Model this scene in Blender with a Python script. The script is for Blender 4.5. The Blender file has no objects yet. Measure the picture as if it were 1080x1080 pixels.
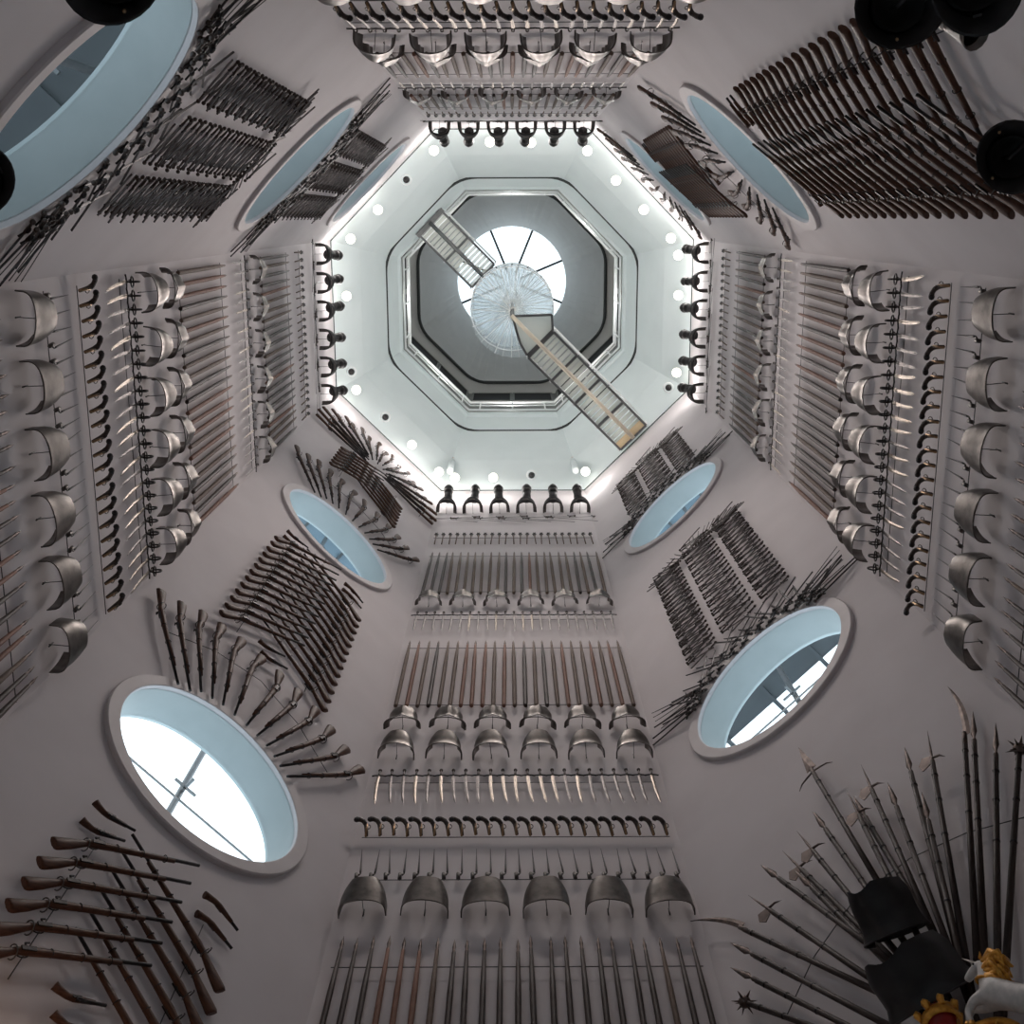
import bpy, math, random
from mathutils import Vector, Matrix
from math import pi, sin, cos, radians, tan, sqrt, atan2
random.seed(7)
scene = bpy.context.scene
COL = scene.collection
rnd = random.uniform

# ------------------------------------------------------------------ tower and camera geometry (metres)
A = 4.0                       # apothem of the octagonal tower
S = A * tan(pi / 8)           # half the width of one wall
FLOOR = -1.6
TOP = 26.94                   # where the white walls stop
F_PX, TILT, ROLL, CX, CY, PAN = 1262.0, 0.2421, 0.00113, -0.03068, -2.15316, -0.00338
Rp = Matrix(((cos(PAN), -sin(PAN), 0), (sin(PAN), cos(PAN), 0), (0, 0, 1)))
Rr = Matrix(((cos(ROLL), 0, -sin(ROLL)), (0, 1, 0), (sin(ROLL), 0, cos(ROLL))))
Rt = Matrix(((1, 0, 0), (0, cos(TILT), -sin(TILT)), (0, sin(TILT), cos(TILT))))
RC = Rt @ Rr @ Rp             # rows: image right, image down, forward
CAM = Vector((CX, CY, 0))
ANG = {'E': 0, 'SE': 45, 'S': 90, 'SW': 135, 'W': 180, 'NW': 225, 'N': 270, 'NE': 315}


def wall_matrix(w):
    th = radians(ANG[w])
    n = Vector((cos(th), sin(th), 0))
    u = Vector((-n.y, n.x, 0))
    m = Matrix.Identity(4)
    for r in range(3):
        m[r][0] = u[r]; m[r][1] = -n[r]; m[r][2] = (0, 0, 1)[r]; m[r][3] = n[r] * A
    return m


WM = {w: wall_matrix(w) for w in ANG}


def at(w, px, py, d=0.1):
    """the point at distance d before wall w where the photograph's pixel falls, as (along, up) on that wall"""
    v = RC.transposed() @ Vector(((px - 540) / F_PX, (py - 540) / F_PX, 1.0))
    th = radians(ANG[w])
    n = Vector((cos(th), sin(th), 0))
    k = ((A - d) - CAM.dot(n)) / v.dot(n)
    P = CAM + v * k
    return P.dot(Vector((-n.y, n.x, 0))), P.z


# ------------------------------------------------------------------ materials
def new_mat(name):
    m = bpy.data.materials.new(name)
    m.use_nodes = True
    nt = m.node_tree
    return m, nt, nt.nodes['Principled BSDF']


def mat(name, c1, c2=None, rough=0.5, metal=0.0, scale=8.0, bump=0.0, rough2=None, spec=0.5, detail=4.0, stretch=None):
    m, nt, b = new_mat(name)
    b.inputs['Base Color'].default_value = (*c1, 1)
    b.inputs['Roughness'].default_value = rough
    b.inputs['Metallic'].default_value = metal
    b.inputs['Specular IOR Level'].default_value = spec
    tc = nt.nodes.new('ShaderNodeTexCoord')
    src = tc.outputs['Object']
    if stretch:
        mp = nt.nodes.new('ShaderNodeMapping')
        mp.inputs['Scale'].default_value = stretch
        nt.links.new(src, mp.inputs['Vector'])
        src = mp.outputs['Vector']
    nz = nt.nodes.new('ShaderNodeTexNoise')
    nz.inputs['Scale'].default_value = scale
    nz.inputs['Detail'].default_value = detail
    nt.links.new(src, nz.inputs['Vector'])
    if c2:
        r = nt.nodes.new('ShaderNodeValToRGB')
        r.color_ramp.elements[0].position = 0.35
        r.color_ramp.elements[1].position = 0.65
        r.color_ramp.elements[0].color = (*c1, 1)
        r.color_ramp.elements[1].color = (*c2, 1)
        nt.links.new(nz.outputs['Fac'], r.inputs['Fac'])
        nt.links.new(r.outputs['Color'], b.inputs['Base Color'])
    if rough2 is not None:
        mr = nt.nodes.new('ShaderNodeMapRange')
        mr.inputs['To Min'].default_value = rough
        mr.inputs['To Max'].default_value = rough2
        nt.links.new(nz.outputs['Fac'], mr.inputs['Value'])
        nt.links.new(mr.outputs['Result'], b.inputs['Roughness'])
    if bump:
        bp = nt.nodes.new('ShaderNodeBump')
        bp.inputs['Strength'].default_value = bump
        bp.inputs['Distance'].default_value = 0.02
        nt.links.new(nz.outputs['Fac'], bp.inputs['Height'])
        nt.links.new(bp.outputs['Normal'], b.inputs['Normal'])
    return m


def emit(name, col, strength):
    m, nt, b = new_mat(name)
    b.inputs['Base Color'].default_value = (*col, 1)
    b.inputs['Emission Color'].default_value = (*col, 1)
    b.inputs['Emission Strength'].default_value = strength
    return m


def glass(name, tint, gloss=0.08, rough=0.02):
    m = bpy.data.materials.new(name)
    m.use_nodes = True
    nt = m.node_tree
    nt.nodes.remove(nt.nodes['Principled BSDF'])
    out = nt.nodes['Material Output']
    t = nt.nodes.new('ShaderNodeBsdfTransparent'); t.inputs['Color'].default_value = (*tint, 1)
    g = nt.nodes.new('ShaderNodeBsdfGlossy'); g.inputs['Roughness'].default_value = rough
    lw = nt.nodes.new('ShaderNodeFresnel'); lw.inputs['IOR'].default_value = 1.45
    mx = nt.nodes.new('ShaderNodeMixShader')
    nt.links.new(lw.outputs[0], mx.inputs[0])
    nt.links.new(t.outputs[0], mx.inputs[1]); nt.links.new(g.outputs[0], mx.inputs[2])
    nt.links.new(mx.outputs[0], out.inputs['Surface'])
    return m


M = {
    'wall': mat('wall_plaster', (.58, .54, .545), (.62, .58, .585), .75, scale=1.2, bump=.05),
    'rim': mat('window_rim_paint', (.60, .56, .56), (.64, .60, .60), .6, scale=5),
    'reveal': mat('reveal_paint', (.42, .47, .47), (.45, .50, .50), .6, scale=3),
    'floor': mat('floor_stone', (.30, .29, .28), (.38, .36, .34), .4, scale=4),
    'ceiling': mat('ceiling_paint', (.67, .74, .74), (.70, .77, .77), .7, scale=1.5),
    'soffit': mat('upper_soffit', (.50, .505, .495), (.53, .535, .525), .7, scale=2),
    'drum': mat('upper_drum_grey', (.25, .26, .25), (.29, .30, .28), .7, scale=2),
    'groove': mat('groove_black', (.03, .035, .035), None, .7),
    'dark': mat('dark_opening', (.01, .01, .01), None, .8),
    'white': mat('white_metal', (.78, .80, .80), (.82, .83, .83), .35, scale=6),
    'frame': mat('bridge_steel', (.16, .17, .17), (.20, .20, .20), .4, metal=.6, scale=10),
    'pole': mat('bridge_handrail', (.62, .56, .46), (.70, .63, .50), .35, metal=.3, scale=9),
    'slat': mat('bridge_slats', (.84, .84, .79), (.88, .88, .84), .4, metal=.1, scale=14),
    'threshold': mat('oak_threshold', (.72, .55, .32), (.80, .66, .42), .4, scale=20, stretch=(1, 12, 1)),
    'steel': mat('polished_steel', (.18, .162, .148), (.085, .078, .072), .27, metal=1, scale=7, rough2=.45, bump=.08),
    'steel_worn': mat('worn_steel', (.16, .145, .133), (.08, .074, .069), .30, metal=1, scale=9, rough2=.5, bump=.12),
    'blade': mat('bright_blade', (.32, .27, .22), (.20, .175, .155), .42, metal=1, scale=14, rough2=.4),
    'dull': mat('dull_blade', (.22, .20, .19), (.12, .11, .11), .4, metal=.9, scale=14, rough2=.55),
    'black': mat('blackened_iron', (.020, .020, .021), (.035, .034, .034), .38, metal=.5, scale=9, rough2=.5),
    'gun': mat('gunmetal', (.030, .027, .027), (.05, .046, .046), .45, metal=.5, spec=.3, scale=10),
    'wood': mat('walnut_stock', (.055, .023, .014), (.105, .046, .026), .5, spec=.25, scale=9, stretch=(6, 6, 1)),
    'ash': mat('ash_shaft', (.12, .085, .066), (.16, .115, .088), .65, spec=.2, scale=9, stretch=(8, 8, 1)),  # brown darkened to include the half-pikes' cast shadows
    'redash': mat('red_shaft', (.18, .09, .063), (.23, .12, .085), .65, spec=.2, scale=9, stretch=(8, 8, 1)),
    'darkash': mat('dark_shaft', (.035, .025, .022), (.055, .038, .032), .55, spec=.25, scale=9, stretch=(8, 8, 1)),
    'grip': mat('dark_grip', (.045, .03, .025), (.07, .05, .04), .5, scale=20),
    'brass': mat('aged_brass', (.42, .27, .15), (.30, .19, .11), .35, metal=1, scale=12),
    'rust': mat('browned_steel', (.16, .12, .105), (.085, .068, .062), .45, metal=.85, scale=14, rough2=.6),
    'wire': mat('wire_steel', (.10, .10, .10), None, .45, metal=.8),
    'horn': mat('ivory_horn', (.62, .56, .48), None, .4),
    'coat': mat('white_coat', (.58, .55, .52), (.46, .44, .42), .45, scale=20),
    'gold': mat('gilded_carving', (.75, .38, .06), (.55, .24, .03), .35, metal=.55, scale=30, bump=.5),
    'crimson': mat('crimson_enamel', (.30, .012, .015), (.38, .02, .02), .4, scale=12),
    'green': mat('green_enamel', (.02, .09, .06), (.03, .12, .08), .5, scale=12),
    'globe': emit('lamp_globe_light', (1.0, .93, .78), 3.0),
    'globe_off': mat('lamp_globe_unlit', (.62, .60, .57), None, .3),
    'pane': glass('window_glass', (.93, .98, 1.0)),
    'canopy': mat('outer_canopy', (.10, .16, .20), (.13, .20, .25), .5, scale=2),
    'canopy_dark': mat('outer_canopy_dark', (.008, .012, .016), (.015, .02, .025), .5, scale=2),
}


def frosted(name, tint, fac):
    m = bpy.data.materials.new(name); m.use_nodes = True
    nt = m.node_tree; nt.nodes.remove(nt.nodes['Principled BSDF'])
    t = nt.nodes.new('ShaderNodeBsdfTransparent'); t.inputs['Color'].default_value = (.97, .99, 1, 1)
    a = nt.nodes.new('ShaderNodeBsdfTranslucent'); a.inputs['Color'].default_value = (*tint, 1)
    d = nt.nodes.new('ShaderNodeBsdfDiffuse'); d.inputs['Color'].default_value = (*tint, 1)
    m1 = nt.nodes.new('ShaderNodeMixShader'); m1.inputs[0].default_value = .5
    m2 = nt.nodes.new('ShaderNodeMixShader'); m2.inputs[0].default_value = fac
    nt.links.new(a.outputs[0], m1.inputs[1]); nt.links.new(d.outputs[0], m1.inputs[2])
    nt.links.new(t.outputs[0], m2.inputs[1]); nt.links.new(m1.outputs[0], m2.inputs[2])
    nt.links.new(m2.outputs[0], nt.nodes['Material Output'].inputs['Surface'])
    return m


M['stairglass'] = frosted('stair_glass', (.90, .96, 1.0), .12)
M['landingglass'] = frosted('landing_glass', (.90, .96, 1.0), .5)
M['deckglass'] = frosted('bridge_deck_glass', (.92, .92, .86), .62)


# ------------------------------------------------------------------ mesh building
class MB:
    def __init__(s):
        s.v = []; s.f = []; s.sm = []

    def add(s, vs, fs, smooth=True):
        o = len(s.v)
        s.v += [tuple(v) for v in vs]
        s.f += [tuple(i + o for i in f) for f in fs]
        s.sm += [smooth] * len(fs)
        return s

    def box(s, c, size, rot=None):
        hx, hy, hz = size[0] / 2, size[1] / 2, size[2] / 2
        vs = [Vector((x, y, z)) for x in (-hx, hx) for y in (-hy, hy) for z in (-hz, hz)]
        if rot: vs = [rot @ v for v in vs]
        c = Vector(c)
        return s.add([v + c for v in vs], [(0, 1, 3, 2), (4, 6, 7, 5), (0, 4, 5, 1), (2, 3, 7, 6), (0, 2, 6, 4), (1, 5, 7, 3)], False)

    def beam(s, a, b, w, h, up=(0, 0, 1)):
        a, b, up = Vector(a), Vector(b), Vector(up)
        d = (b - a)
        z = d.normalized()
        x = z.cross(up)
        if x.length < 1e-4: x = z.cross(Vector((1, 0, 0)))
        x.normalize(); y = z.cross(x)
        R = Matrix((x, y, z)).transposed()
        return s.box((a + b) / 2, (w, h, d.length), R)

    def sweep(s, pts, rad, n=8, flat=None, caps=True, close=False, ref=None):
        """tube along pts; rad a number, a list, or list of (rx, ry)"""
        pts = [Vector(p) for p in pts]
        m = len(pts)
        if not isinstance(rad, (list, tuple)): rad = [rad] * m
        vs = []
        ref = Vector(ref) if ref else None
        for i, p in enumerate(pts):
            if close: t = pts[(i + 1) % m] - pts[i - 1]
            else: t = pts[min(i + 1, m - 1)] - pts[max(i - 1, 0)]
            t.normalize()
            r0 = ref if ref else (Vector((0, 1, 0)) if abs(t.y) < .9 else Vector((1, 0, 0)))
            x = r0.cross(t).normalized(); y = t.cross(x)
            rx, ry = rad[i] if isinstance(rad[i], (tuple, list)) else (rad[i], rad[i])
            for k in range(n):
                a = 2 * pi * k / n
                vs.append(p + x * (rx * cos(a)) + y * (ry * sin(a)))
        fs = []
        for i in range(m if close else m - 1):
            j = (i + 1) % m
            for k in range(n):
                l = (k + 1) % n
                fs.append((i * n + k, i * n + l, j * n + l, j * n + k))
        s.add(vs, fs)
        if caps and not close:
            o = len(s.v) - len(vs)
            s.f.append(tuple(o + k for k in range(n - 1, -1, -1))); s.sm.append(False)
            s.f.append(tuple(o + (m - 1) * n + k for k in range(n))); s.sm.append(False)
        return s

    def lathe(s, prof, n=16, M_=None, sx=1, sy=1):
        """profile of (r, z) about Z"""
        vs = []
        for r, z in prof:
            for k in range(n):
                a = 2 * pi * k / n
                v = Vector((r * cos(a) * sx, r * sin(a) * sy, z))
                vs.append(M_ @ v if M_ else v)
        fs = []
        for i in range(len(prof) - 1):
            for k in range(n):
                l = (k + 1) % n
                fs.append((i * n + k, i * n + l, (i + 1) * n + l, (i + 1) * n + k))
        return s.add(vs, fs)

    def grid(s, rows, smooth=True):
        n = len(rows[0])
        vs = [p for r in rows for p in r]
        fs = [(i * n + j, i * n + j + 1, (i + 1) * n + j + 1, (i + 1) * n + j) for i in range(len(rows) - 1) for j in range(n - 1)]
        return s.add(vs, fs, smooth)

    def ball(s, c, r, n=10, sc=(1, 1, 1)):
        c = Vector(c)
        m = n // 2 + 1
        vs = []
        for i in range(m + 1):
            t = pi * i / m
            for k in range(n):
                a = 2 * pi * k / n
                vs.append(c + Vector((sin(t) * cos(a) * sc[0], sin(t) * sin(a) * sc[1], cos(t) * sc[2])) * r)
        fs = [(i * n + k, (i + 1) * n + k, (i + 1) * n + (k + 1) % n, i * n + (k + 1) % n) for i in range(m) for k in range(n)]
        return s.add(vs, fs)

    def mesh(s, name, m):
        me = bpy.data.meshes.new(name)
        me.from_pydata(s.v, [], s.f)
        me.polygons.foreach_set('use_smooth', s.sm)
        me.materials.append(m if not isinstance(m, str) else M[m])
        me.update()
        return me


def put(name, me, parent=None, mtx=None):
    o = bpy.data.objects.new(name, me)
    COL.objects.link(o)
    if parent is not None: o.parent = parent
    if mtx is not None: o.matrix_basis = mtx
    return o


def tag(o, label=None, cat=None, group=None, kind=None):
    if label: o['label'] = label
    if cat: o['category'] = cat
    if group: o['group'] = group
    if kind: o['kind'] = kind
    return o


class Kind:
    """a kind of thing: parts = [(name, mesh, [subparts])]; place() makes one, copies share mesh data"""
    def __init__(s, name, cat, parts):
        s.name, s.cat = name, cat
        s.root = None
        s.parts = parts

    def place(s, mtx, label, group=None):
        if s.root is None:
            r = put(s.name, None)
            r.empty_display_size = .1
            def rec(parts, par):
                for pn, me, sub in parts:
                    c = put(pn, me, par)
                    rec(sub, c)
            rec(s.parts, r)
            s.root = r
            s.kids = [(c, [g for g in c.children]) for c in r.children]
        else:
            r = s.root.copy(); COL.objects.link(r)
            for ch, gs in s.kids:
                c = ch.copy(); COL.objects.link(c); c.parent = r
                for g in gs:
                    d = g.copy(); COL.objects.link(d); d.parent = c
        r.matrix_basis = mtx
        for k in ('group',):
            if k in r.keys(): del r[k]
        tag(r, label, s.cat, group)
        return r


class Single:
    """a kind of thing so small in the photo that it is one mesh"""
    def __init__(s, name, cat, me):
        s.name, s.cat, s.me, s.root = name, cat, me, None

    def place(s, mtx, label, group=None):
        if s.root is None:
            r = s.root = put(s.name, s.me)
        else:
            r = s.root.copy(); COL.objects.link(r)
        r.matrix_basis = mtx
        tag(r, label, s.cat, group)
        return r


def join_mesh(name, items):
    """one mesh of several (mesh, matrix) pieces, keeping their materials"""
    mats = []
    vs, fs, sm, mi = [], [], [], []
    for me, mx in items:
        o = len(vs)
        vs += [tuple(mx @ v.co) for v in me.vertices]
        for p in me.polygons:
            fs.append(tuple(i + o for i in p.vertices)); sm.append(p.use_smooth)
            m_ = me.materials[p.material_index]
            if m_ not in mats: mats.append(m_)
            mi.append(mats.index(m_))
    out = bpy.data.meshes.new(name)
    out.from_pydata(vs, [], fs)
    out.polygons.foreach_set('use_smooth', sm)
    for m_ in mats: out.materials.append(m_)
    out.polygons.foreach_set('material_index', mi)
    out.update()
    return out


T = Matrix.Translation
def RX(a): return Matrix.Rotation(a, 4, 'X')
def RY(a): return Matrix.Rotation(a, 4, 'Y')
def RZ(a): return Matrix.Rotation(a, 4, 'Z')


ORD = ['first', 'second', 'third', 'fourth', 'fifth', 'sixth', 'seventh', 'eighth', 'ninth', 'tenth', 'eleventh', 'twelfth', 'thirteenth',
       'fourteenth', 'fifteenth', 'sixteenth', 'seventeenth', 'eighteenth', 'nineteenth', 'twentieth', 'twenty-first', 'twenty-second', 'twenty-third',
       'twenty-fourth', 'twenty-fifth', 'twenty-sixth', 'twenty-seventh', 'twenty-eighth', 'twenty-ninth', 'thirtieth']
WALLNAME = {'S': 'bottom wall', 'N': 'top wall', 'W': 'left wall', 'E': 'right wall'}
FROM = {'S': 'left', 'N': 'left', 'W': 'top', 'E': 'top'}


def index_from(w, i, n):
    """i counts along the wall's u axis; the ordinal counts from the photo's left (or top)"""
    # u axis: S -> image left; N -> image right; W -> image up; E -> image down
    return (n - 1 - i) if w in ('S', 'W') else i


# ------------------------------------------------------------------ kinds of things
def spear(shaft, L, r=.014, head=.22, headw=.022):
    a = MB().sweep([(0, 0, 0), (0, 0, .02), (0, 0, L * .7), (0, 0, L - head)], [r * .9, r, r, r * .6], 8).mesh('shaft', shaft)
    h = MB()
    h.lathe([(r * .66, L - head - .06), (r * .66, L - head), (r * .5, L - head + .03), (headw, L - head + .08), (headw * .6, L - head * .35), (.001, L)], 8, sy=.6)
    return [('shaft', a, []), ('spear_head', h.mesh('spear_head', 'rust'), [])]


K = {}
for sh in ('ash', 'redash', 'darkash'):
    K['spear_' + sh] = Kind('half_pike', 'spear', spear(sh, 2.45, .027, .20, .017))  # shafts thickened to take in the shadow each one casts
    K['long_' + sh] = Kind('half_pike', 'spear', spear(sh, 2.55, .027, .2, .017))
    K['heavy_' + sh] = Kind('pike', 'spear', spear(sh, 2.5, .025, .20, .017))


def sword(L, bladem, guard=.09, rings=False, curve=0.0, bw=.018, th=.004):
    """hilt at z=0 upwards, blade hanging to -L"""
    b = MB()
    rows = []
    for i in range(9):
        t = i / 8
        z = -L * t
        w = bw * (1 - .35 * t) if i < 8 else .001
        x = curve * t * t
        rows.append([(x - w, 0, z), (x, th, z), (x + w, 0, z), (x, -th, z), (x - w, 0, z)])
    b.grid(rows, False)
    h = MB()
    h.sweep([(0, 0, -.005), (0, 0, .02), (0, 0, .10)], [.012, .014, .011], 8)
    h.ball((0, 0, .125), .022, 8)
    g = MB()
    g.sweep([(-guard, 0, -.012), (-guard * .5, 0, .004), (0, 0, .004), (guard * .5, 0, .004), (guard, 0, -.012)], [.009, .008, .011, .008, .009], 6)
    sub = []
    if rings:
        g.sweep([(0, .012 + .055 * (1 - cos(a)), .045 + .058 * sin(a) - .01) for a in [2 * pi * k / 12 for k in range(12)]], .0095, 6, close=True, ref=(1, 0, 0))
        g.sweep([(.055 * cos(a), .05, .03 + .045 * sin(a)) for a in [2 * pi * k / 12 for k in range(12)]], .008, 6, close=True, ref=(0, 1, 0))
    return [('blade', b.mesh('blade', bladem), []), ('grip', h.mesh('grip', 'grip'), []), ('guard', g.mesh('guard', 'gun'), sub)]


K['sword_bright'] = Kind('cross_hilted_sword', 'sword', sword(.74, 'blade'))
K['sword_dull'] = Kind('cross_hilted_sword', 'sword', sword(.74, 'dull'))
K['hanger_bright'] = Kind('ring_guard_sword', 'sword', sword(.66, 'blade', .075, True, -.05, .021))
K['hanger_dull'] = Kind('ring_guard_sword', 'sword', sword(.66, 'dull', .075, True, -.03, .019))
for c_ in ('bright', 'dull'):
    K['plain_' + c_] = Kind('ring_guard_sword', 'sword', sword(.66, 'blade' if c_ == 'bright' else 'dull', .075, False, -.04, .020))
K['rapier'] = Kind('rapier', 'sword', sword(.98, 'gun', .09, False, .08, .015))
K['end_blade'] = Kind('rapier', 'sword', sword(.60, 'gun', .07, False, .03, .015))
K['strip_sword'] = Kind('basket_hilted_sword', 'sword', sword(.60, 'gun', .06, False, .02, .019, .009) +
                        [('basket', MB().ball((0, .01, .045), .024, 8, (1, .8, 1.3)).mesh('basket', 'gun'), [])])

# mace
mh = MB().sweep([(0, 0, -.72), (0, 0, -.05)], [.011, .013], 8).mesh('mace_shaft', 'ash')
m2 = MB(); m2.lathe([(.013, -.10), (.014, -.06), (.026, -.04), (.034, -.005), (.026, .025), (.010, .04), (.001, .07)], 10)
for k in range(6):
    a = k * pi / 3
    m2.box((.032 * cos(a), .032 * sin(a), -.005), (.02, .005, .05), Matrix.Rotation(a, 3, 'Z'))
K['mace'] = Kind('mace', 'mace', [('shaft', mh, []), ('mace_head', m2.mesh('mace_head', 'gun'), [])])

# pistol, muzzle down; butt sweeps to +X and into the room
ps = MB().sweep([(-.01, 0, -.10), (0, 0, -.02), (.008, .005, .04), (.035, .03, .072), (.070, .05, .075), (.098, .065, .060)],
                [(.017, .016), (.019, .018), (.023, .021), (.025, .022), (.026, .023), (.030, .026)], 10)
pb = MB().sweep([(-.006, .018, -.13), (-.002, .02, .03)], [.011, .014], 8)
pl = MB().box((.0, .028, .02), (.012, .016, .06)).sweep([(0, .035, .04), (.015, .05, .055), (.03, .05, .05)], .006, 6)
pl.sweep([(-.018 - .02 * sin(a), 0, .02 + .03 * cos(a)) for a in [pi * k / 8 for k in range(9)]], .005, 6)
pc = MB().ball((.102, .068, .052), .031, 8, (1, 1, .8))
K['pistol'] = Kind('flintlock_pistol', 'pistol', [('stock', ps.mesh('stock', 'grip'), []), ('barrel', pb.mesh('barrel', 'brass'), []),
                                        ('lock', pl.mesh('lock', 'steel_worn'), []), ('butt_cap', pc.mesh('butt_cap', 'gun'), [])])

# socket bayonet, blade up
by = MB().sweep([(-.035, 0, 0), (-.038, .0, .06), (-.045, 0, .46)], [.009, .010, .002], 4)
bs = MB().sweep([(0, 0, -.09), (0, 0, 0)], .019, 8).sweep([(0, 0, -.02), (-.02, 0, -.02), (-.035, 0, .005)], .009, 6)
K['bayonet'] = Kind('socket_bayonet', 'bayonet', [('blade', by.mesh('blade', 'gun'), []), ('socket', bs.mesh('socket', 'steel_worn'), [])])


# muskets: butt at z=0, muzzle at z=L, lies in the XZ plane
def musket(L=1.5, wood='wood', carb=False):
    st = MB()
    k = L / 1.5
    pts = [(-.075, 0, 0), (-.072, 0, .02), (-.05, 0, .14), (-.022, 0, .27), (-.004, 0, .34), (0, 0, .42), (.004, 0, .6), (.004, 0, .85), (.004, 0, 1.22 if not carb else 1.0)]
    rr = [(.024, .056), (.030, .064), (.028, .054), (.025, .034), (.024, .028), (.028, .034), (.026, .030), (.023, .027), (.017, .020)]
    st.sweep([Vector(p) * k for p in pts], [(a * k, b * k) for a, b in rr], 8, ref=(1, 0, 0))
    ba = MB().sweep([(.018, 0, .42 * k), (.016, 0, .8 * k), (.014, 0, L)], [.019, .016, .0135], 8)
    ba.box((.026, 0, L - .05), (.012, .006, .02))
    lo = MB().box((.0, .032, .42 * k), (.03, .012, .11)).sweep([(.01, .03, .40 * k), (.035, .034, .395 * k), (.04, .034, .43 * k)], .008, 6)
    lo.sweep([(-.018 - .032 * sin(a), 0, .38 * k + .05 * cos(a)) for a in [pi * q / 8 for q in range(9)]], .005, 5)
    for z in (.62, .88, 1.12):
        ba.sweep([(.008 + .029 * cos(a), .027 * sin(a), z * k) for a in [2 * pi * q / 10 for q in range(10)]], .004, 4, close=True, ref=(0, 0, 1))
    hk = MB().sweep([(-.0 + .045 * cos(a), -.02 + .05 * sin(a), .33 * k) for a in [-.4 * pi + 1.8 * pi * q / 12 for q in range(13)]], .0055, 5, ref=(0, 0, 1))
    return [('stock', st.mesh('stock', wood), []), ('barrel', ba.mesh('barrel', 'gun'), []),
            ('lock', lo.mesh('lock', 'gun'), [('wall_hook', hk.mesh('wall_hook', 'steel_worn'), [])])]


K['musket'] = Kind('flintlock_musket', 'musket', musket(1.42))
K['carbine'] = Kind('flintlock_carbine', 'musket', musket(1.55))
K['longgun'] = Kind('flintlock_musket', 'musket', musket(1.62))
lp = MB().sweep([(.07, 0, 0), (.045, 0, .03), (.01, 0, .09), (0, 0, .14), (0, 0, .30)], [(.030, .034), (.026, .029), (.022, .024), (.022, .026), (.015, .017)], 8, ref=(1, 0, 0))
lb = MB().sweep([(-.012, .008, .14), (-.01, .008, .38)], [.014, .012], 8)
ll = MB().box((0, .02, .15), (.02, .012, .07)).sweep([(-.01, .03, .15), (-.03, .03, .13), (-.035, .03, .16)], .006, 6)
K['small_pistol'] = Kind('small_pistol', 'pistol', [('stock', lp.mesh('stock', 'wood'), []), ('barrel', lb.mesh('barrel', 'gun'), []), ('lock', ll.mesh('lock', 'gun'), [])])


# breastplate: shell bulging into the room (Y), bottom edge at z=0
def plate(W, D, H, ridge=0.0, flare=0.0, waist=.06, y0=.02, thick=.006, neck=.25, armh=.0):
    mb = MB()
    n, m = 20, 8

    def surf(ofs):
        rows = []
        for i in range(m + 1):
            t = i / m
            wf = 1 - waist * sin(pi * min(1, t * 1.4)) + (flare * (1 - t * 5) if t < .2 else 0)
            df = 1 + .32 * t ** .8 + (flare * (1 - t * 5) if t < .2 else 0)
            wf *= 1 - .24 * t * t + .07 * sin(pi * t)
            row = []
            for j in range(n + 1):
                a = -pi / 2 + pi * j / n
                s_ = abs(sin(a))
                x = (W / 2 * wf + ofs) * sin(a)
                c = max(0.0, cos(a))
                y = y0 + (D * df + ofs) * (c ** .5) * (1 + ridge * max(0, 1 - abs(j - n / 2) / 3))
                # neck scoop in the top edge, arm holes at the sides
                top = H * (1 - neck * max(0, 1 - (s_ / .55) ** 2) * .5) * (1 - armh * max(0, (s_ - .7) / .3))
                row.append(Vector((x, y, t * top)))
            rows.append(row)
        return rows
    o = surf(0); i_ = surf(-thick)
    mb.grid(o); mb.grid([list(reversed(r)) for r in i_])
    mb.grid([list(reversed(o[0])), list(reversed(i_[0]))], False); mb.grid([o[-1], i_[-1]], False)
    mb.grid([[r[0] for r in o], [r[0] for r in i_]], False); mb.grid([[r[-1] for r in i_], [r[-1] for r in o]], False)
    return mb


def rolled(W, D, z, y0=.02, r=.006, k=1.0):
    return MB().sweep([(W / 2 * sin(a), y0 + D * max(0, cos(a)) ** .5 * k, z) for a in [-pi / 2 + pi * j / 18 for j in range(19)]], r, 6, ref=(0, 0, 1))


def bracket(D, z=.10, r=.004):
    return MB().sweep([(0, -.02, z), (0, D * .97, z)], r, 6).sweep([(0, .0, z - .05), (0, .0, z + .05)], .007, 6).mesh('wall_rod', 'wire')


def straps(W, D, H):
    b = MB()
    for sx in (-1, 1):
        b.beam((sx * W * .34, D * .62, H * .93), (sx * W * .36, .0, H * 1.02), .03, .004)
    return b.mesh('shoulder_strap', 'grip')


K['plate_large'] = Kind('breastplate', 'breastplate', [('plate', plate(.42, .165, .34, .0, .04, .02, neck=.12).mesh('plate', 'steel_worn'), []),
    ('rolled_edge', rolled(.425, .175, .0).mesh('rolled_edge', 'steel'), []), ('wall_rod', bracket(.16), [])])
K['plate_large_dark'] = Kind('breastplate', 'breastplate', [('plate', plate(.43, .155, .35, .03, .05, .02, neck=.10).mesh('plate', 'steel'), []),
    ('rolled_edge', rolled(.435, .162, .0).mesh('rolled_edge', 'steel_worn'), []), ('wall_rod', bracket(.15), [])])
K['plate_mid'] = Kind('breastplate', 'breastplate', [('plate', plate(.40, .19, .28, .03, .08, .03, neck=.15).mesh('plate', 'steel'), []),
    ('rolled_edge', rolled(.41, .205, .0).mesh('rolled_edge', 'steel'), []), ('wall_rod', bracket(.20), [])])
K['plate_back'] = Kind('backplate', 'backplate', [('plate', plate(.39, .14, .30, .16, .18, .16, neck=.35).mesh('plate', 'steel'), []),
    ('rolled_edge', rolled(.42, .155, .0).mesh('rolled_edge', 'steel'), []), ('wall_rod', bracket(.15), [])])
K['plate_slim'] = Kind('gorget_plate', 'gorget', [('plate', plate(.40, .14, .26, .16, .10, .16, neck=.35).mesh('plate', 'steel'), []), ('wall_rod', bracket(.14, .06), [])])
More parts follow.
